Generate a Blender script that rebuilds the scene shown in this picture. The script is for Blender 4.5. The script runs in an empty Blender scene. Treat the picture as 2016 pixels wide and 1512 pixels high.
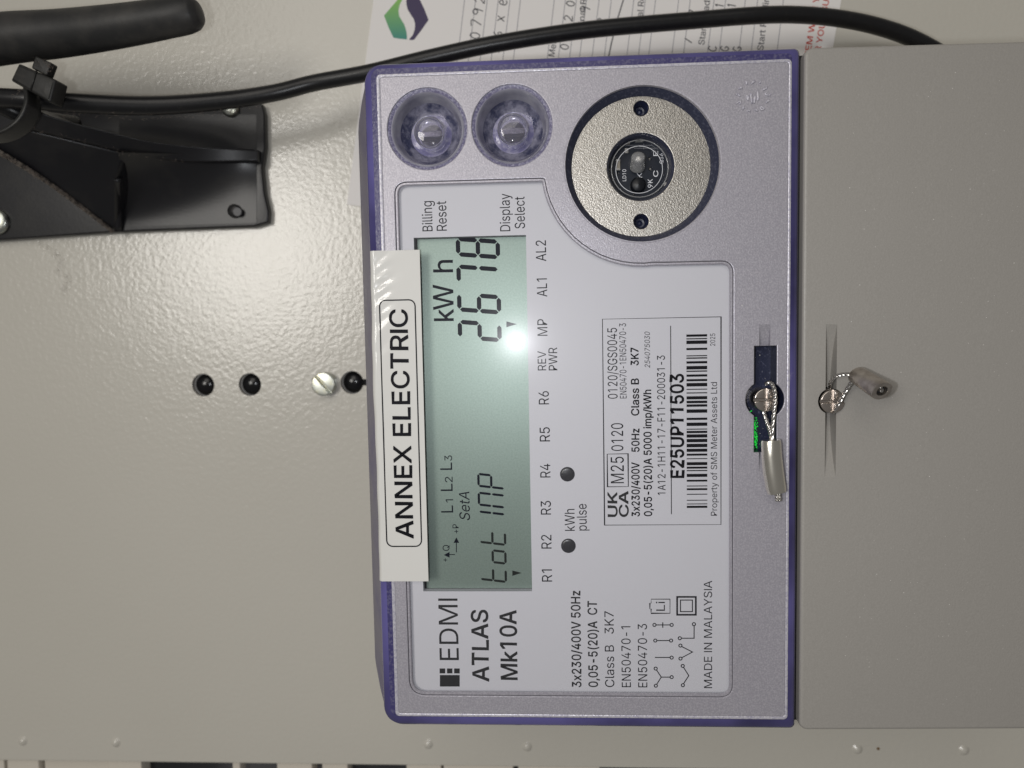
import bpy, bmesh, math, random
from mathutils import Vector, Matrix
random.seed(7)
sc = bpy.context.scene
COL = sc.collection
# Design space in millimetres: a = to the right of the upright meter, b = up, c = out of the wall towards the viewer
# (c = 0 is the meter's front face, c = PANEL the wall it hangs on).  World = metres, Z up, the wall faces -Y.
def W(a, b, c): return Vector((a, -c, b)) * 0.001
PANEL = -72.0
# ------------------------------------------------------------------ camera
CAM = (16.35174, 8.142876, 176.215312)
CR = (-0.01862948, -0.99849177, -0.05164426)      # camera right, down, forward in (a, b, c)
CD = (-0.99758991, 0.01511, 0.06772047)
CF = (-0.06683798, 0.05278139, -0.9963668)
FPX = 1450.0
cd_ = bpy.data.cameras.new('camera'); cam = bpy.data.objects.new('camera', cd_); COL.objects.link(cam)
def _d(v): return Vector((v[0], -v[2], v[1]))
_m = Matrix((_d(CR), -_d(CD), -_d(CF))).transposed().to_4x4()
_m.translation = W(*CAM); cam.matrix_world = _m
cd_.sensor_width = 36; cd_.sensor_fit = 'HORIZONTAL'; cd_.lens = FPX / 2016 * 36
cd_.clip_start = 0.005; cd_.clip_end = 20
cd_.dof.use_dof = True; cd_.dof.focus_distance = 0.178; cd_.dof.aperture_fstop = 15
sc.camera = cam
# ------------------------------------------------------------------ world and lamps (indoors: no sky, no sun)
w = bpy.data.worlds.new('World'); sc.world = w; w.use_nodes = True
w.node_tree.nodes['Background'].inputs[0].default_value = (1.0, 0.97, 0.94, 1)
w.node_tree.nodes['Background'].inputs[1].default_value = 0.14
def lamp(name, pos, target, size, power, color, shape='DISK'):
    l = bpy.data.lights.new(name, 'AREA'); l.shape = shape; l.size = size; l.energy = power; l.color = color
    o = bpy.data.objects.new(name, l); COL.objects.link(o); o.location = W(*pos)
    o.rotation_euler = (W(*target) - W(*pos)).to_track_quat('-Z', 'Y').to_euler(); return o
lamp('phone_flash', (13.1, 24.6, 177), (5, 12, 0), 0.0058, 0.118, (0.94, 0.96, 1.0))
lamp('ceiling_lamp', (200, 575, 1130), (0, 0, 0), 0.42, 4.5, (1.0, 0.965, 0.91))
lamp('room_lamp', (800, 250, 1250), (0, 0, 0), 0.9, 3.6, (1.0, 0.95, 0.88))  # unseen lamp, added for side fill and reflections in the metal
sc.view_settings.view_transform = 'Standard'; sc.view_settings.look = 'None'
sc.view_settings.exposure = 0.0; sc.view_settings.gamma = 1.0
sc.render.engine = 'CYCLES'
sc.cycles.use_denoising = True
sc.cycles.max_bounces = 8; sc.cycles.transparent_max_bounces = 12
sc.cycles.caustics_reflective = False; sc.cycles.caustics_refractive = False
sc.cycles.sample_clamp_indirect = 4

# ------------------------------------------------------------------ helpers
def at(x, y, c=0.0):
    """survey helper: the point of the real plane c seen at photo position x, y -> (a, b) in mm"""
    u, v = (x - 1008) / FPX, (y - 756) / FPX
    d = [CR[i] * u + CD[i] * v + CF[i] for i in range(3)]
    s = (c - CAM[2]) / d[2]
    return (CAM[0] + s * d[0], CAM[1] + s * d[1])
def at3(x, y, c): p = at(x, y, c); return (p[0], p[1], c)
def tag(o, label=None, cat=None, group=None, kind=None):
    if label: o['label'] = label
    if cat: o['category'] = cat
    if group: o['group'] = group
    if kind: o['kind'] = kind
    return o
def empty(name, pos):
    o = bpy.data.objects.new(name, None); COL.objects.link(o); o.location = W(*pos); o.empty_display_size = 0.01
    return o
def origin(o):
    v = o.location.copy()
    while o.parent: o = o.parent; v += o.location
    return v
def mk(name, verts, faces, mat, parent=None, smooth=35, base=None):
    me = bpy.data.meshes.new(name)
    off = origin(parent) if parent else (W(*base) if base else Vector((0, 0, 0)))
    me.from_pydata([W(*v) - off for v in verts], [], faces)
    me.update()
    if smooth:
        me.shade_smooth()
        if smooth < 180: me.set_sharp_from_angle(angle=math.radians(smooth))
    if mat: me.materials.append(mat)
    o = bpy.data.objects.new(name, me); COL.objects.link(o)
    if parent: o.parent = parent
    elif base: o.location = off
    return o
class MB:
    """collects several shapes of ONE object"""
    def __init__(s): s.v = []; s.f = []
    def add(s, vf):
        n = len(s.v); s.v += list(vf[0]); s.f += [tuple(i + n for i in f) for f in vf[1]]; return s
    def build(s, name, mat, parent=None, smooth=35, base=None): return mk(name, s.v, s.f, mat, parent, smooth, base)
def curve_mesh(splines, c0, c1, bevel=0.0, res=2):
    cu = bpy.data.curves.new('tmp', 'CURVE'); cu.dimensions = '2D'
    cu.fill_mode = 'BOTH'; cu.extrude = max((c1 - c0) / 2 - bevel, 0)
    cu.bevel_depth = bevel; cu.bevel_resolution = res; cu.offset = -bevel
    for sp in splines:
        s = cu.splines.new('POLY'); s.points.add(len(sp) - 1)
        for p, q in zip(s.points, sp): p.co = (q[0], q[1], 0, 1)
        s.use_cyclic_u = True
    o = bpy.data.objects.new('tmp', cu); me = o.to_mesh()
    z = (c0 + c1) / 2
    v = [(p.co.x, p.co.y, p.co.z + z) for p in me.vertices]; f = [tuple(p.vertices) for p in me.polygons]
    o.to_mesh_clear(); bpy.data.objects.remove(o); bpy.data.curves.remove(cu)
    return v, f
def prism(splines, c0, c1, bevel=0.0, res=2):
    v, f = curve_mesh(splines, c0, c1, bevel, res)
    # weld
    key = {}; idx = []; nv = []
    for p in v:
        k = (round(p[0], 4), round(p[1], 4), round(p[2], 4))
        if k not in key: key[k] = len(nv); nv.append(p)
        idx.append(key[k])
    nf = []
    for q in f:
        g = []
        for i in q:
            if not g or g[-1] != idx[i]: g.append(idx[i])
        if len(g) > 1 and g[0] == g[-1]: g.pop()
        if len(set(g)) >= 3: nf.append(tuple(g))
    return nv, nf
def sheet(pts, c):   # flat outline
    return [(p[0], p[1], c) for p in pts], [tuple(range(len(pts)))]
def circle(a, b, r, n=48, r2=None, ph=0):
    return [(a + r * math.cos(ph + 2 * math.pi * i / n), b + (r2 or r) * math.sin(ph + 2 * math.pi * i / n)) for i in range(n)]
def rrect(a0, a1, b0, b1, r, n=7):
    if not isinstance(r, (tuple, list)): r = (r,) * 4
    out = []
    for (cx, cy, s, rr) in ((a1 - r[0], b1 - r[0], 0, r[0]), (a0 + r[1], b1 - r[1], 90, r[1]), (a0 + r[2], b0 + r[2], 180, r[2]), (a1 - r[3], b0 + r[3], 270, r[3])):
        for i in range(n + 1):
            t = math.radians(s + 90 * i / n); out.append((cx + rr * math.cos(t), cy + rr * math.sin(t)))
    return out
def rounded(pts, radii, n=7):
    """polygon with rounded corners"""
    out = []; N = len(pts)
    for i in range(N):
        p = Vector(pts[i]); q = Vector(pts[i - 1]); s = Vector(pts[(i + 1) % N]); r = radii[i] if isinstance(radii, (list, tuple)) else radii
        if r <= 0: out.append(tuple(p)); continue
        d1 = (q - p).normalized(); d2 = (s - p).normalized()
        ang = d1.angle(d2); t = min(r / math.tan(ang / 2), (q - p).length * .49, (s - p).length * .49)
        for k in range(n + 1):
            u = k / n; a_ = p + d1 * t; b_ = p + d2 * t
            out.append(tuple((1 - u) ** 2 * a_ + 2 * u * (1 - u) * p + u * u * b_))
    return out
def lathe(a, b, prof, n=48, closed=False):
    v = []; f = []
    for (r, c) in prof:
        v += [(a + r * math.cos(2 * math.pi * i / n), b + r * math.sin(2 * math.pi * i / n), c) for i in range(n)]
    for k in range(len(prof) - 1):
        for i in range(n):
            j = (i + 1) % n
            f.append((k * n + i, k * n + j, (k + 1) * n + j, (k + 1) * n + i))
    f = [tuple(reversed(q)) for q in f]
    if closed:
        f.append(tuple(range(len(v) - n, len(v))))
    return v, f
def loft(loops, close=True, cap=False):
    v = []; f = []; n = len(loops[0])
    for l in loops: v += l
    for k in range(len(loops) - 1):
        for i in range(n if close else n - 1):
            j = (i + 1) % n
            f.append((k * n + i, k * n + j, (k + 1) * n + j, (k + 1) * n + i))
    if cap: f.append(tuple(range(n))); f.append(tuple(range((len(loops) - 1) * n, len(loops) * n)))
    return v, f
def spline3(P, m=8):
    P = [Vector(p) for p in P]; out = []
    for i in range(len(P) - 1):
        p0 = P[max(i - 1, 0)]; p1 = P[i]; p2 = P[i + 1]; p3 = P[min(i + 2, len(P) - 1)]
        for k in range(m):
            t = k / m
            out.append(0.5 * ((2 * p1) + (p2 - p0) * t + (2 * p0 - 5 * p1 + 4 * p2 - p3) * t * t + (3 * p1 - p0 - 3 * p2 + p3) * t ** 3))
    out.append(P[-1]); return out
def tube(P, r, n=16, m=8, cap=True, sect=None, twist=0.0):
    """swept tube through 3-D points; r number or list along P; sect = list of (x, y) multipliers"""
    Q = spline3(P, m) if m > 1 else [Vector(p) for p in P]
    sect = sect or [(math.cos(2 * math.pi * i / n), math.sin(2 * math.pi * i / n)) for i in range(n)]
    n = len(sect); loops = []
    T = (Q[1] - Q[0]).normalized(); up = Vector((0, 0, 1))
    if abs(T.dot(up)) > .95: up = Vector((1, 0, 0))
    N = (up - T * up.dot(T)).normalized()
    for i, q in enumerate(Q):
        T = (Q[min(i + 1, len(Q) - 1)] - Q[max(i - 1, 0)]).normalized()
        N = (N - T * N.dot(T)).normalized(); B = T.cross(N)
        if isinstance(r, (list, tuple)):
            t = i / (len(Q) - 1) * (len(r) - 1); k = min(int(t), len(r) - 2); rr = r[k] + (r[k + 1] - r[k]) * (t - k)
        else: rr = r
        ca, sa = math.cos(twist * i), math.sin(twist * i)
        loops.append([tuple(q + (N * (x * ca - y * sa) + B * (x * sa + y * ca)) * rr) for (x, y) in sect])
    v, f = loft(loops)
    if cap: f.append(tuple(reversed(range(n)))); f.append(tuple(range(len(v) - n, len(v))))
    return v, f
def box(a0, a1, b0, b1, c0, c1):
    v = [(a, b, c) for a in (a0, a1) for b in (b0, b1) for c in (c0, c1)]
    return v, [(0, 1, 3, 2), (4, 6, 7, 5), (0, 4, 5, 1), (2, 3, 7, 6), (0, 2, 6, 4), (1, 5, 7, 3)]
def boolean(o, cutters):
    for q in [o] + list(cutters):
        bm = bmesh.new(); bm.from_mesh(q.data); bmesh.ops.remove_doubles(bm, verts=bm.verts, dist=1e-7); bmesh.ops.recalc_face_normals(bm, faces=bm.faces); bm.to_mesh(q.data); bm.free()
    for c in cutters:
        m = o.modifiers.new('cut', 'BOOLEAN'); m.object = c; m.solver = 'EXACT'
    bpy.context.view_layer.update()
    me = bpy.data.meshes.new_from_object(o.evaluated_get(bpy.context.evaluated_depsgraph_get()))
    o.modifiers.clear(); o.data = me
    for c in cutters: bpy.data.objects.remove(c)
    me.shade_smooth(); me.set_sharp_from_angle(angle=math.radians(8))
    return o

# ------------------------------------------------------------------ materials
def lin(r, g, b):
    f = lambda x: x / 12.92 if x <= .04045 else ((x + .055) / 1.055) ** 2.4
    return (f(r / 255), f(g / 255), f(b / 255), 1)
class NT:
    def __init__(s, name):
        s.m = bpy.data.materials.new(name); s.m.use_nodes = True; s.t = s.m.node_tree
        s.b = s.t.nodes['Principled BSDF']; s.out = s.t.nodes['Material Output']; s._c = None
    def n(s, kind, **kw):
        k = s.t.nodes.new(kind)
        for a, v in kw.items():
            if a in k.inputs: k.inputs[a].default_value = v
            else: setattr(k, a, v)
        return k
    def l(s, a, b): s.t.links.new(a, b)
    @property
    def co(s):
        if not s._c: s._c = s.n('ShaderNodeTexCoord').outputs['Object']
        return s._c
    def noise(s, scale, detail=3, rough=.55):
        k = s.n('ShaderNodeTexNoise'); k.inputs['Scale'].default_value = scale; k.inputs['Detail'].default_value = detail
        k.inputs['Roughness'].default_value = rough; s.l(s.co, k.inputs['Vector']); return k.outputs['Fac']
    def ramp(s, fac, stops):
        k = s.n('ShaderNodeValToRGB'); e = k.color_ramp.elements
        while len(e) < len(stops): e.new(.5)
        for q, (p, c) in zip(e, stops): q.position = p; q.color = c
        s.l(fac, k.inputs[0]); return k.outputs[0]
def mat(name, col, rough=.5, metal=0, bumps=(), var=None, spec=.5, coat=0, coat_rough=.03, trans=0, ior=1.45, rvar=None, sparkle=None):
    t = NT(name); b = t.b
    b.inputs['Base Color'].default_value = (*col[:3], 1); b.inputs['Roughness'].default_value = rough
    b.inputs['Metallic'].default_value = metal; b.inputs['Specular IOR Level'].default_value = spec
    b.inputs['Coat Weight'].default_value = coat; b.inputs['Coat Roughness'].default_value = coat_rough
    b.inputs['Transmission Weight'].default_value = trans; b.inputs['IOR'].default_value = ior
    prev = None
    for (scale, dist, strength) in bumps:
        k = t.n('ShaderNodeBump'); k.inputs['Distance'].default_value = dist; k.inputs['Strength'].default_value = strength
        t.l(t.noise(scale, 2), k.inputs['Height'])
        if prev: t.l(prev, k.inputs['Normal'])
        prev = k.outputs['Normal']
    if prev: t.l(prev, b.inputs['Normal'])
    if var:   # (scale, other colour, low, high)
        c2 = var[1]
        t.l(t.ramp(t.noise(var[0], 4), [(var[2], (*col[:3], 1)), (var[3], (*c2[:3], 1))]), b.inputs['Base Color'])
    if rvar:
        r = t.n('ShaderNodeMapRange'); t.l(t.noise(rvar[0], 3), r.inputs[0]); r.inputs[1].default_value = .3; r.inputs[2].default_value = .7
        r.inputs[3].default_value = rvar[1]; r.inputs[4].default_value = rvar[2]; t.l(r.outputs[0], b.inputs['Roughness'])
    return t.m
M = {}
M['panel'] = mat('cream_powder_coat', (.59, .567, .505), .2, bumps=((640, .00024, .44), (170, .0004, .10)), spec=.8, var=(9, (.565, .543, .48), .35, .75))
M['silver'] = mat('frosted_silver_plastic', (.38, .365, .41), .36, .3, bumps=((3000, .00007, .8), (900, .00005, .2)), var=(2600, (.49, .472, .515), .42, .66))
M['ridge'] = mat('frosted_edge', (.58, .565, .61), .32, .2, bumps=((1900, .0001, .8),), var=(1800, (.42, .405, .49), .45, .62))  # brighter tone paints in the highlight along the frosted boundary
M['bezel'] = mat('violet_tinted_plastic', (.028, .024, .092), .2, bumps=((260, .0002, .2),), var=(24, (.125, .112, .32), .36, .62), coat=.6, coat_rough=.12)
M['bezel_grain'] = mat('grained_violet_plastic', (.050, .044, .145), .3, bumps=((1900, .00010, .7),), var=(1500, (.13, .122, .215), .46, .68), coat=.3, coat_rough=.2)
M['side'] = mat('grey_violet_frosted_side', (.205, .19, .245), .45, bumps=((1800, .00005, .5),), var=(60, (.10, .085, .22), .5, .8))
M['label'] = mat('white_label_film', (.69, .685, .735), .45)
M['ink'] = mat('dark_grey_print', (.016, .016, .021), .5, spec=.1)
M['ink2'] = mat('mid_grey_print', (.038, .038, .041), .5, spec=.15)
M['black'] = mat('black_print', (.007, .007, .010), .45, spec=.1)
M['lcd'] = mat('reflective_liquid_crystal', (.225, .285, .255), .43, .5, bumps=((3000, .00002, .5),), var=(2300, (.26, .325, .29), .35, .65))
M['segment'] = mat('liquid_crystal_segment', (.006, .008, .017), .4, spec=.12)
M['segment2'] = mat('faded_liquid_crystal_segment', (.022, .026, .025), .4, spec=.12)
M['brass'] = mat('grained_nickel_ring', (.47, .45, .415), .36, 1.0, bumps=((3400, .00010, .9),), var=(3400, (.35, .33, .30), .42, .64))
M['navy'] = mat('dark_tinted_recess', (.038, .042, .072), .3, bumps=((1900, .00012, .8),), var=(1500, (.11, .115, .16), .52, .75))
M['navy2'] = mat('dark_tinted_pocket', (.016, .020, .048), .35, bumps=((1900, .0001, .8),), var=(1700, (.10, .11, .17), .58, .75))
M['lamp_cap'] = mat('smoked_light_pipe', (.045, .045, .052), .28, bumps=((700, .0001, .5),))
M['dark'] = mat('black_interior', (.006, .007, .010), .4)
M['pcb'] = mat('dark_circuit_board', (.010, .014, .024), .3, coat=.5)
M['silk'] = mat('white_silkscreen', (.8, .81, .85), .5)
M['solder'] = mat('solder', (.75, .74, .72), .22, 1.0)
M['chip'] = mat('ceramic_component', (.30, .27, .22), .4)
M['bowl'] = mat('smooth_grey_violet_wall', (.21, .205, .265), .16, bumps=((500, .0001, .4),), var=(130, (.37, .365, .42), .36, .64), coat=.8, coat_rough=.06)  # wall, slope and floor tones paint in refraction of one clear plastic
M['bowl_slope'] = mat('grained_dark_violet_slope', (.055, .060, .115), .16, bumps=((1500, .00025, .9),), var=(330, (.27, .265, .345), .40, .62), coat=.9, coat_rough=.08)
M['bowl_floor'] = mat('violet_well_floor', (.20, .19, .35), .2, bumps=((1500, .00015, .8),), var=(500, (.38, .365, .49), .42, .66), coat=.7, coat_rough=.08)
M['bowl_ring'] = mat('grained_violet_ring', (.14, .13, .22), .3, bumps=((2100, .00012, .9),), var=(2000, (.33, .32, .42), .44, .64))
M['lens'] = mat('clear_violet_plunger', (.78, .76, .95), .05, trans=.88, ior=1.5)
M['diode'] = mat('clear_epoxy', (.92, .92, .92), .08, trans=.75, ior=1.5)
M['terminal'] = mat('grey_textured_abs', (.33, .314, .289), .40, bumps=((2300, .00008, .65), (700, .0001, .3)), var=(3000, (.36, .343, .317), .4, .7), rvar=(30, .33, .5))
M['steel'] = mat('nickel_plated_screw', (.60, .54, .49), .24, 1.0, bumps=((600, .00003, .3),))
M['zinc'] = mat('zinc_plated_screw', (.50, .52, .48), .32, 1.0, bumps=((900, .00004, .4),), var=(300, (.62, .60, .45), .45, .7))
M['ferrule'] = mat('bright_ferrule', (.95, .91, .81), .22, 1.0, bumps=((300, .00006, .3),))
M['ferrule2'] = mat('dull_ferrule', (.66, .61, .55), .36, 1.0, bumps=((700, .00008, .4),), var=(420, (.48, .43, .38), .4, .65))
M['wire'] = mat('galvanised_strand', (.62, .60, .57), .22, 1.0)
M['tape'] = mat('white_glossy_tape', (.71, .70, .665), .22, bumps=((120, .0002, .15),), coat=.7, coat_rough=.06)
M['paper'] = mat('white_card', (.83, .805, .785), .65, bumps=((900, .00004, .2),))
M['pencil'] = mat('pencil', (.10, .10, .11), .6)
M['rule'] = mat('thin_printed_rule', (.30, .30, .33), .6)
M['print'] = mat('printed_grey_letters', (.10, .10, .115), .6)
M['red'] = mat('red_print', (.60, .085, .06), .6)
M['purple'] = mat('purple_print', (.040, .026, .085), .5)
M['rubber'] = mat('matt_black_rubber', (.022, .022, .022), .5, bumps=((260, .0002, .3), (1500, .00005, .4)), var=(120, (.05, .047, .043), .42, .75))
M['cable'] = mat('black_cable_sheath', (.009, .009, .010), .33, bumps=((500, .0001, .25),), var=(700, (.020, .019, .018), .55, .8))
M['plastic'] = mat('black_moulded_plastic', (.011, .011, .013), .33, bumps=((1400, .00004, .5),), var=(90, (.024, .023, .022), .5, .8))
M['tie'] = mat('black_nylon', (.016, .016, .015), .42, bumps=((1200, .00005, .5),), var=(600, (.040, .037, .031), .55, .8))
M['dusty'] = mat('dust_coated_plastic', (.025, .023, .021), .8, bumps=((1500, .0002, .6),), var=(900, (.20, .175, .15), .42, .6))
M['plug'] = mat('glossy_black_plug', (.006, .006, .007), .18, bumps=((240, .0002, .3),))
M['lint'] = mat('brown_grey_lint', (.20, .165, .14), .9)
M['trunk'] = mat('beige_duct_plastic', (.62, .575, .50), .5)
M['grey'] = mat('grey_wire_sheath', (.09, .09, .095), .45)
t = NT('logo_green_print')       # printed colour fade, green into teal
s_ = t.n('ShaderNodeSeparateXYZ'); t.l(t.co, s_.inputs[0])
mr = t.n('ShaderNodeMapRange'); mr.inputs[1].default_value = 0.0; mr.inputs[2].default_value = 0.016; t.l(s_.outputs[0], mr.inputs[0])
t.l(t.ramp(mr.outputs[0], [(0, lin(62, 140, 128)), (1, lin(150, 200, 82))]), t.b.inputs['Base Color']); t.b.inputs['Roughness'].default_value = .6
M['green'] = t.m
t = NT('green_indicator_light'); t.b.inputs['Base Color'].default_value = (0, .1, .01, 1)  # emission stands in for reflected green LED light, not a lamp
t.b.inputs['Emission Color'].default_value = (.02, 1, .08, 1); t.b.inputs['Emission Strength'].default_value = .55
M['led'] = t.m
t = NT('clear_window')           # thin clear sheet: mirror reflection by Fresnel, otherwise see-through
fr = t.n('ShaderNodeFresnel'); fr.inputs[0].default_value = 1.47
g = t.n('ShaderNodeBsdfGlossy'); g.inputs['Roughness'].default_value = .02
g2 = t.n('ShaderNodeBsdfGlossy'); g2.inputs['Roughness'].default_value = .17; gm = t.n('ShaderNodeMixShader'); gm.inputs[0].default_value = .22
t.l(g.outputs[0], gm.inputs[1]); t.l(g2.outputs[0], gm.inputs[2])
tr = t.n('ShaderNodeBsdfTransparent'); mx = t.n('ShaderNodeMixShader')
t.l(fr.outputs[0], mx.inputs[0]); t.l(tr.outputs[0], mx.inputs[1]); t.l(gm.outputs[0], mx.inputs[2]); t.l(mx.outputs[0], t.out.inputs[0])
M['window'] = t.m

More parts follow.
